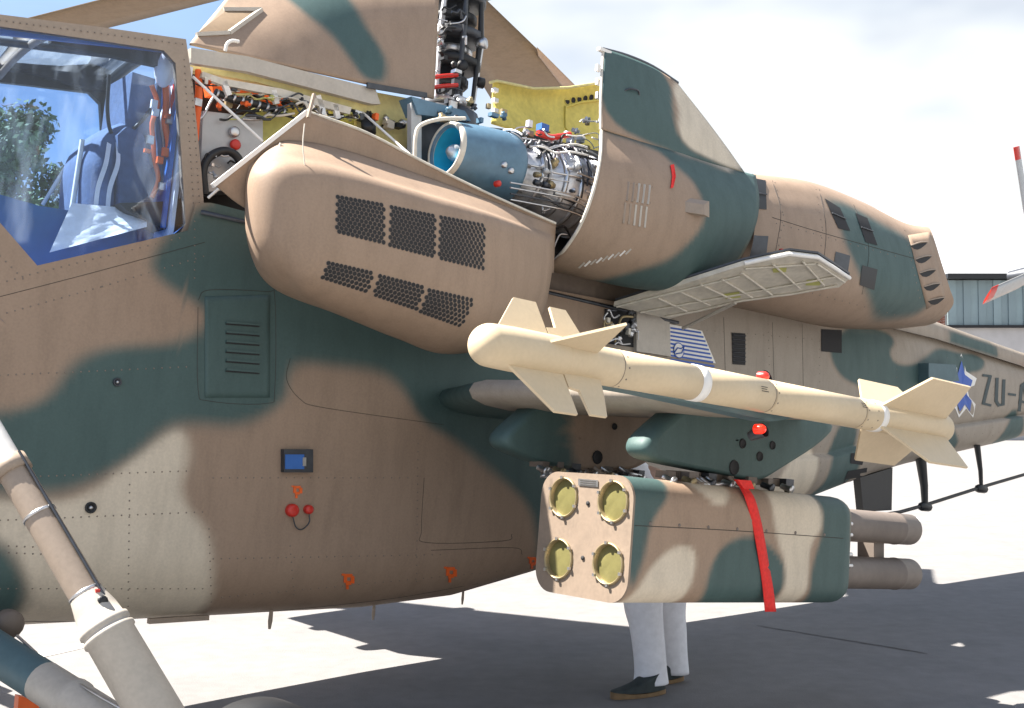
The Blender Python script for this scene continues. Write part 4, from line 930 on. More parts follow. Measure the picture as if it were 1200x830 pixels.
# ---- stub wings and pylons
def wing(mir, sa=.45, sb=2.92):
    b = MB(); rows = []
    for s_ in np.linspace(sa, sb, 26):
        f = (s_-.5)/2.4; le = 1.30 + .15*f + max(0, 1.3-s_)*.55; ch = 1.45 - .35*f; z = .25 - .03*f
        rows.append([H(le + ch*u_, s_, z + w_*.16*(1-.25*f)) for u_, w_ in ((0, 0), (.02, .28), (.08, .45), (.2, .55), (.4, .55), (.7, .35), (1, 0), (.7, -.25), (.4, -.45), (.2, -.5), (.08, -.42), (.02, -.26))])
    b.quadgrid(rows, True); b.poly(rows[-1]); b.poly(rows[0][::-1]); return b.mirror() if mir else b
CW = [(TL, [(420, 380), (560, 380), (600, 470), (520, 500), (420, 500)]), (TL, [(745, 440), (830, 445), (830, 500), (735, 500)])]
CW2 = [(GR, [(300, 300), (1300, 300), (1300, 600), (300, 600)])] + CW
paint(obj('wing_root_fairing', wing(False, .45, 1.3), M['camo'], heli), [(TL, [(0, 300), (1400, 300), (1400, 600), (0, 600)]), (3-3, [(0,0),(1,0),(1,1)])], 1.6); paint(obj('stub_wing', wing(False, 1.302, 2.92), M['camo'], heli), CW2, 1.6); paint(obj('far_stub_wing', wing(True), M['camo'], heli), [], 1.6)
def pylon(outl, s, th, cam_, name, mir=False):
    P0 = np.array([[T(x, y, s)[0], T(x, y, s)[2]] for x, y in outl]); P0 = chaikin(P0, 2); cen = P0.mean(0); b = MB(); rows = []
    for k, (sc, o_) in enumerate(((.90, 1), (.95, .96), (.985, .8), (1, .4), (1, -.4), (.985, -.8), (.95, -.96), (.90, -1))):
        rows.append([H(*(lambda q: (q[0], s + o_*th/2, q[1]))(cen + (p-cen)*sc)) for p in P0])
    def cap(ring):
        rs = [ring]
        for f in (.75, .5, .25, .02): 
            c3 = np.mean(ring, 0); rs.append([c3 + (np.array(p)-c3)*f for p in ring])
        return rs
    b.quadgrid(rows, True); b.quadgrid(cap(rows[0]), True); b.quadgrid(cap(rows[-1]), True)
    if mir: b = b.mirror()
    return paint(obj(name, b, M['camo'], heli), cam_, s, .04), b
po, pob = pylon([(742, 522), (752, 506), (806, 462), (850, 462), (930, 480), (972, 496), (950, 520), (905, 548), (876, 566), (838, 556), (760, 541), (746, 534)], 2.30, .15, [(TL, [(600, 300), (1100, 300), (1100, 700), (600, 700)])], 'outer_pylon')
pi_, pib = pylon([(580, 512), (590, 500), (632, 464), (700, 470), (770, 486), (775, 510), (745, 550), (690, 552), (640, 548), (600, 532), (582, 524)], 1.50, .15, [(TL, [(500, 400), (655, 400), (660, 480), (652, 500), (662, 530), (655, 600), (500, 600)])], 'inner_pylon')
for s_ in (1.5, 2.3): pylon([(742, 522), (752, 506), (806, 462), (850, 462), (930, 480), (972, 496), (950, 520), (905, 548), (876, 566), (838, 556), (760, 541), (746, 534)] if s_ > 2 else [(580, 512), (590, 500), (632, 464), (700, 470), (770, 486), (775, 510), (745, 550), (690, 552), (640, 548), (600, 532), (582, 524)], s_, .15, [], 'far_pylon', True)
QB = pob.bvh()
for x, y, r_ in ((860, 548, .03), (890, 535, .02), (905, 522, .018), (870, 520, .02), (700, 536, .03), (720, 500, .015)):
    bv_ = QB if x > 745 else pib.bvh(); c, n = onn(bv_, x, y)
    if c is not None: obj('pylon_port', MB().lathe(c, n, [(0, r_*1.2), (.006, r_*1.1), (.002, r_), (.002, 0)], 12), M['dark'], po if x > 745 else pi_)
# sway braces and hooks under both pylons
for cx0, cx1, cy0, s_, par in ((632, 745, 546, 1.5, pi_), (780, 918, 558, 2.3, po)):
    obj('ejector_rack', MB().bar(T(cx0+8, cy0-2, s_), T(cx1-6, cy0+8, s_), .08, .035), M['rackbrown'], par)
    for k in range(7):
        f = k/6; x = cx0+(cx1-cx0)*f; y = cy0+f*10
        c = np.array(T(x, y-2, s_+.04))
        bevel(obj('sway_brace', MB().box(c, (rnd.uniform(.035, .07), rnd.uniform(.06, .11), rnd.uniform(.022, .04))), M[('rackbrown', 'tubegrey', 'darkgrey', 'rackbrown')[k % 4]], par), .008)
        if k % 2 == 0:
            e_ = c + np.array([rnd.uniform(-.03, .03), -.05, -.055]); obj('brace_leg', MB().tube([c, e_], [.016, .011], 8), M['rackbrown'], par); obj('brace_pad', MB().lathe(e_, (0, -.4, -1), [(-.006, 0), (-.006, .02), (.006, .024), (.006, 0)], 10), M['steel'], par)
        obj('brace_screw', MB().lathe(T(x+4, y+4, s_+.11), (.2, -1, -.3), [(-.03, .014), (.02, .014), (.02, .022), (.03, .022), (.03, 0)], 8), M[('steel', 'brass', 'darkgrey')[k % 3]], par)
    for k in range(5):
        x = rnd.uniform(cx0, cx1-15); obj('brace_arm', MB().tube([T(x, cy0+2, s_+.08), T(x+10, cy0+9, s_+.13), T(x+24, cy0+10+6*rnd.random(), s_+.08)], .010, 6), M[('steel', 'strut')[k % 2]], par)
# tip rail behind the missile and red lamps
obj('missile_rail', MB().prism([T(*p, 2.90) for p in ((700, 436), (760, 440), (900, 470), (960, 486), (905, 494), (760, 462), (704, 452))], (0, .10, 0)), M['strutteal'], heli)
for x, y in ((897, 441), (893, 503)):
    lo = obj('lamp_housing', MB().lathe(T(x, y+2, 2.93), (0, -.5, .2), [(-.06, .02), (.0, .03), (.01, .03)], 10), M['darkgrey'], heli)
    obj('lamp_lens', MB().lathe(T(x, y, 2.97), (0, -1, 0), [(-.03, .020), (.0, .019), (.011, .013), (.016, 0)], 12), M['lamp' if y > 450 else 'redpaint'], lo)

# ---- main landing gear leg (near side)
A1 = np.array(T(9, 540, 1.22)); B_ = np.array(T(112, 716, 1.56)); A = A1 - (B_-A1)/np.linalg.norm(B_-A1)*.55
lg = obj('shock_strut', MB().tube([A1, B_], [.058, .061], 24), M['strut'], heli)
dd = (B_-A1)/np.linalg.norm(B_-A1)
obj('strut_collar', MB().lathe(A1 + dd*.03, dd, [(-.03, .057), (-.03, .066), (.03, .068), (.03, .058)], 24), M['strut'], lg)
obj('strut_shaft', MB().tube([A, A1 + dd*.01], .050, 20), M['white'], lg)
obj('lower_cylinder', MB().lathe(B_, dd, [(-.07, .0615), (-.05, .066), (.0, .078), (.05, .083), (.055, .094), (.075, .096), (.08, .090), (.09, .090), (.095, .097), (.11, .097), (.115, .090), (.9, .096)], 28), M['strutpale'], lg)
obj('hydraulic_line', MB().tube([A1 + dd*f + np.array([.02, -.05, .04]) for f in (0, .2, .5, .8)], .006, 7, smooth=4), M['darkgrey'], lg)
for f in (.25, .6): obj('line_clip', MB().lathe(A1 + dd*f, dd, [(-.006, .058), (-.006, .063), (.006, .063), (.006, .058)], 24), M['steel'], lg)
obj('strut_plug', MB().lathe(B_ - dd*.03 + np.array([.01, -.062, .02]), (0, -1, .1), [(0, .02), (.02, .018), (.02, 0)], 10), M['black'], lg)
obj('red_paint_mark', MB().box(B_ - dd*.06 + np.array([.01, -.06, .03]), (.016, .01, .012)), M['redpaint'], lg)
obj('strut_band', MB().lathe(A1 + dd*.25, dd, [(-.002, .0595), (.0, .0602), (.002, .0595)], 24), M['line'], lg)
arm0 = np.array(T(-40, 742, .62)); arm1 = np.array(T(165, 872, 1.62)); da = arm1-arm0
obj('trailing_arm', MB().tube([arm0, arm0+da*.48], [.082, .080], 22), M['strutteal'], heli)
ar = obj('trailing_arm_sleeve', MB().tube([arm0+da*.47, arm0+da*.62, arm0+da*.63, arm0+da*.66, arm0+da*.67, arm1], [.081, .081, .087, .087, .081, .080], 22), M['strutpale'], heli)
obj('brake_line', MB().tube([T(20, 745, .85), T(60, 780, 1.1), T(110, 812, 1.4), T(150, 835, 1.6)], .006, 6, smooth=4), M['steel'], ar)
obj('orange_bracket', MB().prism([T(*p, .75) for p in ((22, 816), (44, 820), (48, 840), (20, 840))], (0, .05, 0)), M['orange'], heli)
obj('arm_boss', MB().lathe(T(12, 732, .66), (0, -1, 0), [(-.05, .06), (.0, .06), (.02, .045), (.02, 0)], 16), M['rackbrown'], heli)
# wheel: centre found on the ground plane
wc = np.array([-.86, 3.93, .31]); wcl = np.array(loc(wc))
wh = obj('main_wheel', MB().lathe(wcl, (0, 1, 0), [(-.10, .20), (-.115, .25), (-.10, .29), (-.05, .312), (.05, .312), (.10, .29), (.115, .25), (.10, .20)], 40), M['black'], heli)
obj('wheel_rim', MB().lathe(wcl, (0, 1, 0), [(-.08, 0), (-.08, .14), (-.10, .20), (.10, .20), (.08, .14), (.08, 0)], 28), M['strutpale'], wh)
# far side gear, mostly hidden by the belly
wf = np.array([wcl[0], 1.9, wcl[2]]); 
ow = bpy.data.objects.new('main_wheel', wh.data); COL.objects.link(ow); CEN[ow] = wf; ow.parent = heli; ow.location = Vector(wf - CEN[heli])

mlg = obj('shock_strut', MB().tube([A, B_], .06, 24).mirror(), M['strut'], heli)
obj('lower_cylinder', MB().tube([B_, B_ + dd*.9], .10, 24).mirror(), M['strutpale'], mlg)
obj('trailing_arm', MB().tube([arm0, arm1], .08, 22).mirror(), M['strutteal'], heli)
# =================================================================== MISSILE on the wing tip
q = .70711; MC = (-.02, -3.05, .203)
mis = thing('air_to_air_missile', 'cream finned missile with white bands carried on the wing tip', 'missile', H(1.3, 3.05, .1))
R0 = .0645
pr = [(0, 0)] + [(.066*(1-math.cos(a_)), .0675*math.sin(a_)) for a_ in np.linspace(.15, 1.5, 9)] + [(.10, .069), (.16, .0705), (.34, .070), (.36, R0), (.6, R0)]
body = obj('missile_nose_section', MB().lathe(MC, (1, 0, 0), pr, 40), M['tan'], mis)
secs = [(.6, 1.02), (1.02, 1.035), (1.035, 1.42), (1.42, 1.43), (1.43, 2.03), (2.03, 2.04), (2.04, 2.735)]
for i, (a_, c_) in enumerate(secs):
    if i % 2: obj('body_joint', MB().lathe((MC[0]+a_, MC[1], MC[2]), (1, 0, 0), [(0, R0-.002), (0, R0-.004), (c_-a_, R0-.004), (c_-a_, R0-.002)], 40), M['tan'], mis)
    else: obj('body_section', MB().lathe((MC[0]+a_, MC[1], MC[2]), (1, 0, 0), [(0, R0-.006), (0.002, R0), (c_-a_-.002, R0), (c_-a_, R0-.006)], 40), M['tan'], mis)
for z, wd in ((1.00, .045), (2.16, .04)):
    obj('white_band', MB().lathe((MC[0]+z, MC[1], MC[2]), (1, 0, 0), [(0, R0), (.001, R0+.002), (wd-.001, R0+.002), (wd, R0)], 40), M['white'], mis)
obj('exhaust_nozzle', MB().lathe((MC[0]+2.735, MC[1], MC[2]), (1, 0, 0), [(-.01, R0-.002), (.02, R0-.01), (.02, .05), (-.05, .03), (-.05, 0)], 30), M['darkgrey'], mis)
canard = [(.10, .05), (.245, .222), (.342, .222), (.342, .05)]
strake = [(.348, .05), (.348, .118), (.392, .125), (.402, .215), (.475, .215), (.50, .13), (.515, .05)]
swept = [(.235, .05), (.47, .218), (.476, .05)]
tailf = [(2.15, .05), (2.33, .252), (2.645, .252), (2.69, .05)]
for prof_, nm in ((canard, 'canard_fin'), (strake, 'mid_fin'), (tailf, 'tail_fin')):
    for th_ in ((45, -45, 135, -135) if nm == 'tail_fin' else (33, -147) if nm == 'canard_fin' else (33, -147, -57, 123)):
        d = np.array([0, math.sin(R(th_)), math.cos(R(th_))]); n = np.cross(d, [1, 0, 0])
        if nm == 'mid_fin' and th_ in (-57, 123): prof_ = swept
        cen = np.mean(prof_, 0)
        b = MB(); A_ = [np.array([MC[0]+x, MC[1], MC[2]]) + d*r_ for x, r_ in prof_]
        o = obj(nm, b.prism([p - n*.005 for p in A_], tuple(n*.010)), M['tan'], mis); bevel(o, .0025, 1)
def mtxt(z, a_, n=3):
    for k in range(n):
        L0 = rnd.uniform(.03, .05); aa = a_ - k*.13
        rows = [[np.array([MC[0]+z+f*L0, MC[1]-(R0+.0012)*math.cos(aa+w_), MC[2]+(R0+.0012)*math.sin(aa+w_)]) for f in (0, .5, 1)] for w_ in (0, .045)]
        obj('stencil_line', MB().quadgrid(rows), M['line'], mis)
for z in (.62, 1.025, 1.44, 2.05, 2.12):
    for k in range(10):
        a_ = k*math.pi/5 + z; obj('body_screw', MB().lathe((MC[0]+z, MC[1]-(R0-.001)*math.cos(a_), MC[2]+(R0-.001)*math.sin(a_)), (0, -math.cos(a_), math.sin(a_)), [(0, .004), (.0018, .0035), (.0018, 0)], 6), M['tubegrey'], mis)
for z in (.60, 1.42, 2.03): obj('joint_line', MB().lathe((MC[0]+z, MC[1], MC[2]), (1, 0, 0), [(-.0015, R0+.0004), (.0015, R0+.0004)], 40), M['tubegrey'], mis)
mtxt(1.33, .35, 3); mtxt(2.0, .55, 3)
for z in (.18, .34): obj('fin_collar', MB().lathe((MC[0]+z, MC[1], MC[2]), (1, 0, 0), [(0, R0), (.002, R0+.003), (.012, R0+.003), (.014, R0)], 40), M['tan'], mis)

# =================================================================== LAUNCHER POD
S0, S1, Z0, Z1, T0, T1 = 1.955, 2.515, -.655, -.135, 1.295, 2.91
pod = thing('launcher_pod', 'camouflaged four tube launcher pod hanging under the outer pylon', 'launcher pod', H(2.1, 2.2, -.7))
def rrect(rc, k=6, ins=0):
    out = []; 
    for (cs, cz, a0) in ((S1-rc, Z1-rc, 0), (S0+rc, Z1-rc, 90), (S0+rc, Z0+rc, 180), (S1-rc, Z0+rc, 270)):
        for i in range(k+1):
            a_ = R(a0+90*i/k); out.append((cs+(rc-ins)*math.cos(a_), cz+(rc-ins)*math.sin(a_)))
    full = []
    for i in range(len(out)):            # subdivide the long sides so the paint has vertices
        a_, c_ = np.array(out[i]), np.array(out[(i+1) % len(out)]); full.append(tuple(a_))
        L_ = np.linalg.norm(c_-a_)
        if L_ > .1:
            for j in range(1, 16): full.append(tuple(a_+(c_-a_)*j/16))
    return full
rc = .10
b = MB(); rows = []
for t in np.concatenate([np.arange(T0+.012, T1-.10, .025)]): rows.append([H(t, s_, z) for s_, z in rrect(rc)])
for f in np.linspace(0, 1, 6): rows.append([H(T1-.10+.10*math.sin(f*math.pi/2), s_, z) for s_, z in rrect(rc, ins=.06*(1-math.cos(f*math.pi/2)))])
b.quadgrid(rows, True)
CP = [(CR, [(805, 550), (868, 550), (852, 588), (842, 594), (832, 586)]),
      (CR, [(728, 720), (745, 695), (785, 645), (805, 637), (818, 648), (806, 690), (800, 720)]),
      (TL, [(742, 540), (792, 540), (785, 578), (764, 608), (756, 640), (746, 670), (738, 700), (736, 600)]),
      (TL, [(822, 725), (833, 657), (850, 632), (885, 627), (912, 650), (920, 672), (914, 695), (900, 725)]),
      (CR, [(908, 560), (972, 565), (968, 618), (948, 645), (945, 730), (912, 730), (926, 668), (905, 625)]),
      (TL, [(966, 560), (1000, 565), (1000, 730), (948, 730), (950, 662), (966, 612)])]
pb_ = paint(obj('pod_casing', b, M['camo'], pod), CP, S1, .02)
b2_ = MB(); ring = [H(T1, s_, z) for s_, z in rrect(rc, ins=.06)]; b2_.poly(ring); paint(obj('rear_plate', b2_, M['camo'], pod), [(TL, [(800, 400), (1200, 400), (1200, 800), (800, 800)])], S1)
# front plate with four round openings, each closed by a yellow cover
hp = [(Tt(*p, T0)) for p in ((661, 583), (719, 588), (655, 655), (713, 661))]
b = MB(); outer = rrect(rc, 8); fr = [H(T0, s_, z) for s_, z in outer]
bm = bmesh.new()
def loop(pts):
    vs = [bm.verts.new(p) for p in pts]; return [bm.edges.new((vs[i], vs[(i+1) % len(vs)])) for i in range(len(vs))]
ed = loop(fr); RH = .086
for c in hp: ed += loop([(T0, c[1]+RH*math.cos(k*math.pi/16), c[2]+RH*math.sin(k*math.pi/16)) for k in range(32)])
bmesh.ops.triangle_fill(bm, use_beauty=True, edges=ed)
bm.verts.ensure_lookup_table(); bm.verts.index_update()
b.v = [tuple(v.co) for v in bm.verts]; b.f = [tuple(v.index for v in f.verts) for f in bm.faces]; bm.free()
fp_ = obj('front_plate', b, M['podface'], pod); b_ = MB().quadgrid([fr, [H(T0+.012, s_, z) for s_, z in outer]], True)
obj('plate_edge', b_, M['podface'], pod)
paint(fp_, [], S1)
for c in hp:
    tb_ = obj('launch_tube_rim', MB().lathe((T0, c[1], c[2]), (1, 0, 0), [(.03, RH-.002), (-.004, RH+.002), (-.010, RH-.001), (-.011, RH-.004), (-.006, RH-.008), (.035, RH-.009)], 36), M['brass'], pod)
    obj('tube_cover', MB().lathe((T0, c[1], c[2]), (1, 0, 0), [(.014, RH-.008), (.012, RH-.02), (.010, .03), (.009, 0)], 28), M['lens'], pod)
    for k in range(6):
        a_ = k*math.pi/3+.4; obj('rim_clip', MB().box((T0-.012, c[1]+RH*math.cos(a_), c[2]+RH*math.sin(a_)), (.01, .012, .012)), M['steel'], tb_)
for px, py in ((689, 590), (683, 654)): c = Tt(px, py, T0-.002); obj('front_bolt', MB().lathe(c, (-1, 0, 0), [(0, .01), (.004, .009), (.004, 0)], 10), M['dark'], pod)
pl = obj('data_plate', MB().prism([Tt(*p, T0-.003) for p in ((678, 561), (701, 563), (701, 571), (678, 569))], (-.002, 0, 0)), M['steel'], pod)
for k in range(3): obj('plate_text_line', MB().prism([Tt(*p, T0-.0055) for p in ((680, 562.5+k*2.4), (698, 564+k*2.4), (698, 564.9+k*2.4), (680, 563.4+k*2.4))], (-.001, 0, 0)), M['line'], pl)
PBV = MB().quadgrid(rows[0:] and [[tuple(p) for p in r] for r in [[H(t, s_, z) for s_, z in rrect(rc)] for t in (T0+.012, 2.0, T1-.08)]], True).bvh()
seams(PBV, [[(744, 616), (860, 622), (988, 631)]], pod, .0016)
for k in range(7):
    c, n = onn(PBV, 762+k*34, 613.5+k*2.2); obj('casing_fastener', MB().lathe(c, n, [(0, .008), (.003, .007), (.003, 0)], 8), M['tubegrey'], pod)
for (py_, s_) in ((616, 2.36), (671, 2.36), (616, 2.10), (671, 2.10)):
    c = np.array(T(1000, py_, s_)); c[0] = T1 - .05
    tL = np.array(T(1067, py_+2, s_))[0] if s_ > 2.2 else np.array(T(1071, py_+2, 2.36))[0] - .12
    Lt = tL - c[0]; rt = .083
    rtb = obj('rear_tube', MB().lathe(c, (1, 0, 0), [(0, rt), (Lt*.78, rt), (Lt*.785, rt+.003), (Lt*.80, rt+.003), (Lt*.805, rt), (Lt-.02, rt), (Lt, rt-.012), (Lt, rt-.02), (Lt-.1, rt-.025)], 28), M['tubegrey'], pod)
    obj('tube_bore', MB().lathe(c, (1, 0, 0), [(Lt-.09, rt-.022), (Lt-.09, 0)], 20), M['dark'], rtb)
obj('tube_spacer', MB().prism([T(*p, 2.30) for p in ((1024, 625), (1036, 625), (1036, 668), (1024, 668))], (0, .1, 0)), M['tubegrey'], pod)
for y in (614, 627, 650, 663): obj('rear_latch', MB().tube([T(992, y, 2.47), T(998, y, 2.47)], .010, 8), M['steel'], pod)
obj('latch_bar', MB().bar(T(992, 622, 2.47), T(993, 660, 2.47), .015, .02), M['offwhite'], pod)

# red streamer
rows = []
for x, y, wd in ((868, 563, 9), (872, 572, 9), (879, 585, 11), (886, 610, 11), (891, 635, 11), (896, 665, 11), (900, 690, 12), (903, 717, 13)):
    s_ = S1 + (.004 if y > 590 else .004 - (590-y)*.0035) + .004*math.sin(y*.11)
    if y < 590: s_ = S1 + .006 - max(0, (585-y))*.003
    rows.append([T(x-wd/2 + wd*f, y, s_ + .003*math.sin(f*3+y*.05)) for f in (0, .33, .66, 1)])
st = solid(obj('red_streamer', MB().quadgrid([r for r in crv(np.array(rows), 4)]), M['red'], None, label='red fabric warning streamer hanging down the side of the launcher pod', category='ribbon'), .003)
kn = obj('streamer_knot', MB().prism([T(*p, 2.47) for p in ((860, 562), (876, 563), (880, 573), (868, 573))], (0, -.02, 0)), M['red'], st)

# =================================================================== PERSON standing beyond the pod
per = thing('person', 'person in white trousers and dark suede shoes bending under the wing beyond the launcher pod', 'person', (.86, 6.68, 0), False)
def loft(secs, n=16, e=1.0):
    b = MB(); rows = []
    for (x, y, z, rx, ry) in secs: rows.append([(x+rx*math.cos(2*math.pi*k/n), y+ry*math.sin(2*math.pi*k/n), z) for k in range(n)])
    b.quadgrid(rows, True); return b
def px2w(px, y_, d):      # world x for pixel column at depth d, z for pixel row
    r = ray(px, y_); k = d / r[1]; return CAM + r*k
# one continuous body, bent at the hips (skin modifier on a joint skeleton)
def body_skin():
    v = [(.94, 6.72, .93), (.90, 6.70, 1.02), (.80, 6.68, 1.15), (.70, 6.66, 1.22), (.62, 6.65, 1.24), (.55, 6.64, 1.22), (.48, 6.64, 1.19),
         (.80, 6.62, .88), (.765, 6.60, .50), (.795, 6.60, .10), (.71, 6.56, .04),
         (.97, 6.82, .88), (.965, 6.86, .50), (.97, 6.86, .12), (.89, 6.84, .05),
         (.66, 6.50, 1.15), (.62, 6.47, .90), (.54, 6.50, .72), (.66, 6.82, 1.15), (.62, 6.86, .90), (.54, 6.84, .72)]
    e = [(0, 1), (1, 2), (2, 3), (3, 4), (4, 5), (5, 6), (0, 7), (7, 8), (8, 9), (9, 10), (0, 11), (11, 12), (12, 13), (13, 14), (3, 15), (15, 16), (16, 17), (3, 18), (18, 19), (19, 20)]
    r = [.15, .15, .15, .15, .07, .09, .10, .09, .065, .045, .04, .09, .065, .045, .04, .06, .042, .03, .06, .042, .03]
    me = bpy.data.meshes.new('body'); c = np.array([.85, 6.68, .6]); me.from_pydata([tuple(np.array(p)-c) for p in v], e, []); me.materials.append(M['skin'])
    o = bpy.data.objects.new('body', me); COL.objects.link(o); CEN[o] = c; o.parent = per; o.location = Vector(c-CEN[per])
    m = o.modifiers.new('skin', 'SKIN'); 
    sv = me.skin_vertices[0].data
    for i, rr in enumerate(r): sv[i].radius = (rr, rr)
    sv[0].use_root = True; s2 = o.modifiers.new('subsurf', 'SUBSURF'); s2.levels = 2; s2.render_levels = 2
    for sgn, base in ((-1, np.array([.54, 6.50, .72])), (1, np.array([.54, 6.84, .72]))):
        for k, (dx, ln) in enumerate(((-.03, .07), (-.01, .08), (.01, .075), (.03, .06))):
            p0 = base + np.array([dx*.6-.01, 0, -.03]); h_ = obj('finger', MB().tube([p0, p0+np.array([-.01, -.01, -ln*.5]), p0+np.array([-.02, .0, -ln])], [.010, .009, .007], 7), M['skin'], o)
        obj('thumb', MB().tube([base+np.array([-.02, -.01, 0]), base+np.array([-.05, -.015, -.03]), base+np.array([-.055, -.01, -.055])], [.012, .010, .008], 7), M['skin'], o)
    obj('hair', MB().lathe((.47, 6.64, 1.205), (-.2, 0, 1), [(-.04, .112), (.0, .118), (.05, .11), (.10, .07), (.118, 0)], 16), M['hair'], o)
    return o
body_skin()
def leg(cols, d0, name, hem):
    b = MB(); rows = []; 
    for i, (y, x0, x1) in enumerate(cols):
        a_, c_ = px2w(x0, y, d0), px2w(x1, y, d0); cx = (a_+c_)/2; w_ = (c_[0]-a_[0])/2
        rows.append([cx + np.array([w_*math.cos(2*math.pi*k/48), w_*.95*math.sin(2*math.pi*k/48), 0]) for k in range(48)])
    rows = [np.array(r_) for r_ in crv(np.array(rows), 7)]; nr_ = len(rows)
    for i, r_ in enumerate(rows):
        c_ = r_.mean(0)
        for k in range(48):
            a_ = 2*math.pi*k/48; f = i/nr_
            g = 2.2*.055*math.sin(3*a_ + 5*f + d0) + .11*math.sin(i*.55 + 2.2*math.sin(a_+d0) + a_)*(.4 + (f > .82)*.9) + .03*math.sin(7*a_ + i*.21)
            r_[k] = c_ + (r_[k]-c_)*(1 + g); b.quadgrid([list(r) for r in rows], True); return solid(obj(name, b, M['whitecloth'], per, False), .006)
leg([(575, 738, 805), (600, 735, 800), (640, 730, 792), (680, 729, 778), (712, 732, 776), (735, 738, 777), (760, 742, 779), (785, 744, 781), (800, 743, 783)], 6.60, 'trouser_leg', 0)
leg([(580, 745, 812), (620, 752, 812), (670, 762, 808), (712, 768, 803), (740, 772, 804), (765, 776, 805), (789, 778, 807)], 6.86, 'trouser_leg', 0)
b = loft([(.93, 6.72, .86, .17, .20), (.93, 6.71, .98, .18, .19), (.86, 6.70, 1.06, .19, .19)]); obj('trouser_seat', b, M['whitecloth'], per, False)
rows = []
for f in np.linspace(0, 1, 10):
    c = np.array([.95, 6.71, .96])*(1-f) + np.array([.66, 6.66, 1.235])*f; rr = .185 + .02*math.sin(f*3); dn = np.array([.45, 0, .89])
    rows.append([c + rr*math.cos(a_)*np.array([0, 1, 0])*1.05 + (.125 if math.sin(a_) > 0 else .14)*math.sin(a_)*dn for a_ in np.arange(20)*math.pi/10])
b = MB().quadgrid(rows, True); b.poly(rows[0][::-1]); b.poly(rows[-1]); obj('shirt', b, M['whitecloth'], per, False)
def shoe(heel, toe, wd, name='shoe'):
    h = np.array([*heel, 0.]); t_ = np.array([*toe, 0.]); d = (t_-h); L_ = np.linalg.norm(d); d /= L_; sd = np.array([-d[1], d[0], 0])
    def ringz(z, sc, ins): 
        out = []
        for k in range(24):
            a_ = 2*math.pi*k/24; u_ = .5 - .5*math.cos(a_)
            wv = wd*(.36 + .18*math.sin(u_*math.pi*.9+.3))*(abs(math.sin(a_))**.55)*(1 if a_ < math.pi else -1)
            out.append(h + d*(ins*L_ + u_*L_*sc) + sd*wv*(1-.35*ins*4 if ins else 1) + np.array([0, 0, z(u_)]))
        return out
    sole = MB().quadgrid([ringz(lambda u: .003, 1, 0), ringz(lambda u: .03 - .006*math.sin(u*3.1) + .012*u**4, 1.0, 0)], True); sole.poly(ringz(lambda u: .003, 1, 0)[::-1])
    so_ = obj(name, MB().quadgrid([ringz(lambda u: .028 + .012*u**4, 1.0, 0), ringz(lambda u: .055 - .008*u, .96, .02), ringz(lambda u: .085 - .035*u, .82, .05), ringz(lambda u: .115 - .055*u, .62, .06), ringz(lambda u: .135 - .03*u, .38, .07), ringz(lambda u: .13 - .03*u, .30, .09)], True), M['shoe'], per, False)
    obj('shoe_sole', sole, M['sole'], so_, False)
g0 = Gp(779, 812, 0); g1_ = Gp(716, 820, 0); shoe(g0[:2], g1_[:2], .115)
g0 = Gp(800, 797, 0); g1_ = Gp(758, 803, 0); shoe((g0[0], g0[1]), (g1_[0]-.06, g1_[1]-.03), .11)

# =================================================================== BACKGROUND
def wb(p0, p1, name, m, parent, **k):
    c = [(p0[i]+p1[i])/2 for i in range(3)]; return obj(name, MB().box(c, [abs(p1[i]-p0[i]) for i in range(3)]), m, parent, False, flat=True, **k)
D = 60.0
def X(px, d=D): return (px-CX)/F*d
def Z(py, d=D): return CAMZ + (480-py)/F*d
glz = mat('blue_green_sheeting', (.22, .29, .31), .45, noise=.18, nscale=.6, dirt=.3)
glz2 = mat('pale_blue_sheeting', (.25, .33, .35), .45, noise=.18, nscale=.8, dirt=.25)
wlg = mat('pale_grey_wall', (.50, .48, .47), .85, noise=.06, nscale=2, dirt=.15)
brk = mat('red_brick', (.22, .09, .06), .9, noise=.25, nscale=8)
hg = thing('hangar', 'low hangar with blue green sheeting and black roof edge behind the tail boom', 'hangar', (X(1180), D+6, 0), False)
wb((X(1095), D+.2, 0), (X(1400), D+12, Z(383)), 'base_wall', wlg, hg)
wb((X(1110), D+.3, Z(383)), (X(1400), D+12, Z(326)), 'upper_wall', wlg, hg)
wb((X(1108), D-.6, Z(327)), (X(1400), D+12.5, Z(321.5)), 'roof_edge', M['black'], hg)
wb((X(1112), D-.05, Z(384)), (X(1400), D+.25, Z(381)), 'sill_band', M['dark'], hg)
k = 0; x = 1114.0
while x < 1395:
    for (ya, yb) in ((382, 328),):
        wb((X(x), D+.05 + .06*(k % 2), Z(ya)), (X(x+8.6), D+.28, Z(yb)), 'wall_panel', glz if (k*7 % 3) else glz2, hg)
    x += 8.8; k += 1
for j in range(16):
    for i in range(2): wb((X(1098+i*5.3+(j % 2)*.6), D-.05, Z(400)+j*.135*1.0), (X(1103+i*5.3), D+.2, Z(400)+j*.135+.115), 'brick', brk, hg)
wb((X(1092), D-.2, 0), (X(1096.5), D+.0, Z(360)), 'white_downpipe', M['white'], hg)
wb((X(1104), D-.0, 0), (X(1112), D+.2, Z(383)), 'end_pier', wlg, hg)
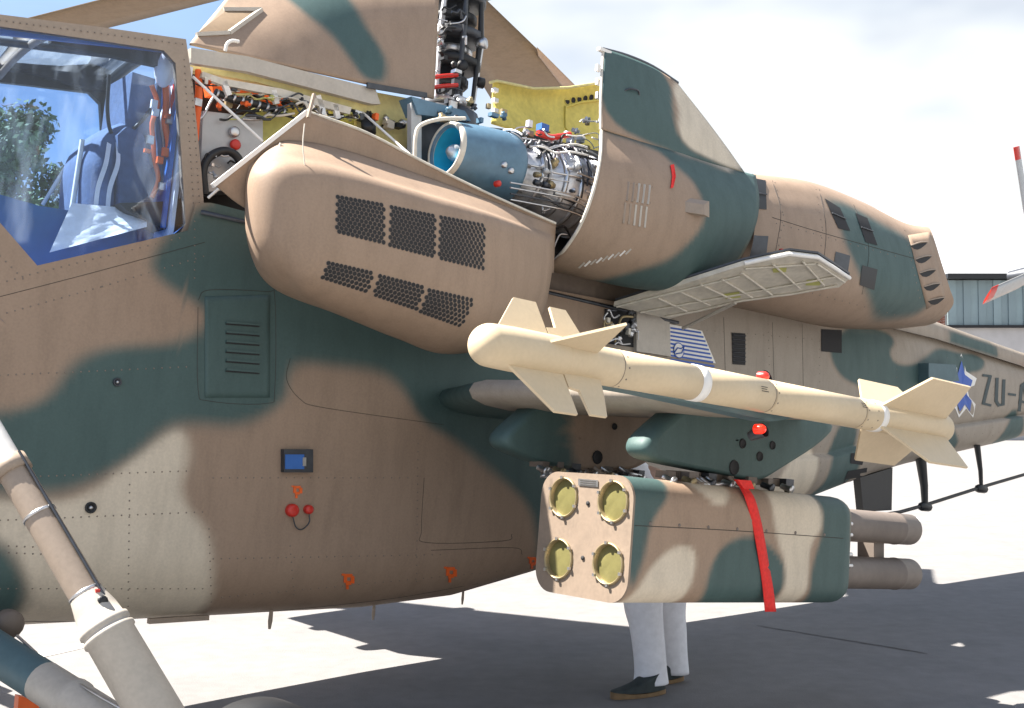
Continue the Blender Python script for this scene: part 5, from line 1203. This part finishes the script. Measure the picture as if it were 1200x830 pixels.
# large white roofed hangar far beyond
D2 = 95.0
wr = mat('white_roof_sheeting', (.66, .68, .69), .5, noise=.04, nscale=.5, dirt=.05)
h2 = thing('white_hangar', 'large white roofed hangar with dark gable end rising beyond the exhaust nacelle', 'hangar', (X(1300, D2), D2+10, 0), False)
ga = [np.array([X(1008, D2), D2+6, Z(330, D2)]), np.array([X(1038, D2), D2+3, Z(235, D2)]), np.array([X(1112, D2), D2, Z(330, D2)])]
far = 60.0
b = MB().poly([tuple(ga[1]), tuple(ga[1]+np.array([far, 3, 0])), tuple(ga[2]+np.array([far, 3, 0])), tuple(ga[2])]); b.poly([tuple(ga[1]), tuple(ga[0]), tuple(ga[0]+np.array([far, 3, 0])), tuple(ga[1]+np.array([far, 3, 0]))]); obj('roof', b, wr, h2, False)
b = MB().poly([tuple(p) for p in ga]); obj('gable', b, M['strutteal'], h2, False)
wb((X(1012, D2), D2+.3, 0), (X(1100, D2)+far, D2+5.5, Z(332, D2)), 'wall', wlg, h2)

# trees far left
lfm = mat('tree_foliage', (.085, .14, .05), .7, noise=.4, nscale=1.2)
brkm = mat('tree_bark', (.12, .09, .065), .9, noise=.2)
def tree(x, y, top, rad, label, seed):
    r = random.Random(seed); t_ = thing('leafy_tree', label, 'tree', (x, y, 0), False, 'trees beyond the apron')
    bm_ = MB(); bm_.tube([(x, y, 0), (x+.1, y, top*.35), (x, y+.1, top*.6), (x+.1, y, top*.85)], [.28, .2, .12, .04], 8)
    cl = []
    for k in range(60):
        a_ = r.uniform(0, 6.28); f = r.uniform(0, 1)**.6; hh = r.uniform(.34, .95)
        rr = rad*(1-.75*max(0, (hh-.55)/.45)**1.5)*f; c = np.array([x+rr*math.cos(a_), y+rr*math.sin(a_), top*hh]); cl.append((c, r.uniform(.35, .8)*rad*.36))
        if k % 3 == 0: bm_.tube([(x, y, top*hh*.6), tuple(c)], [.06, .02], 5)
    obj('trunk', bm_, brkm, t_, False)
    b = MB()
    for c, cr in cl:
        for k in range(230):
            d = np.array([r.gauss(0, 1), r.gauss(0, 1), r.gauss(0, .8)]); d /= np.linalg.norm(d); p = c + d*cr*(r.random()**.4)
            u_ = np.array([r.gauss(0, 1) for _ in range(3)]); u_ /= np.linalg.norm(u_); v_ = np.cross(u_, d); v_ /= np.linalg.norm(v_)+1e-6; L_ = r.uniform(.14, .28)
            b.poly([p-u_*L_*.5, p+v_*L_*.3, p+u_*L_*.6, p-v_*L_*.3])
    b.flat = set(); obj('crown', b, lfm, t_, False, kind='stuff')
tree(-16.2, 36, 11.4, 3.3, 'tall leafy tree seen through the canopy glass, nearest the left edge', 1)
tree(-14.3, 38, 8.9, 2.0, 'shorter leafy tree seen through the canopy just right of the tallest one', 2)
tree(-21.5, 37, 9.5, 3.0, 'broad leafy tree left of the tallest one beyond the canopy', 3)
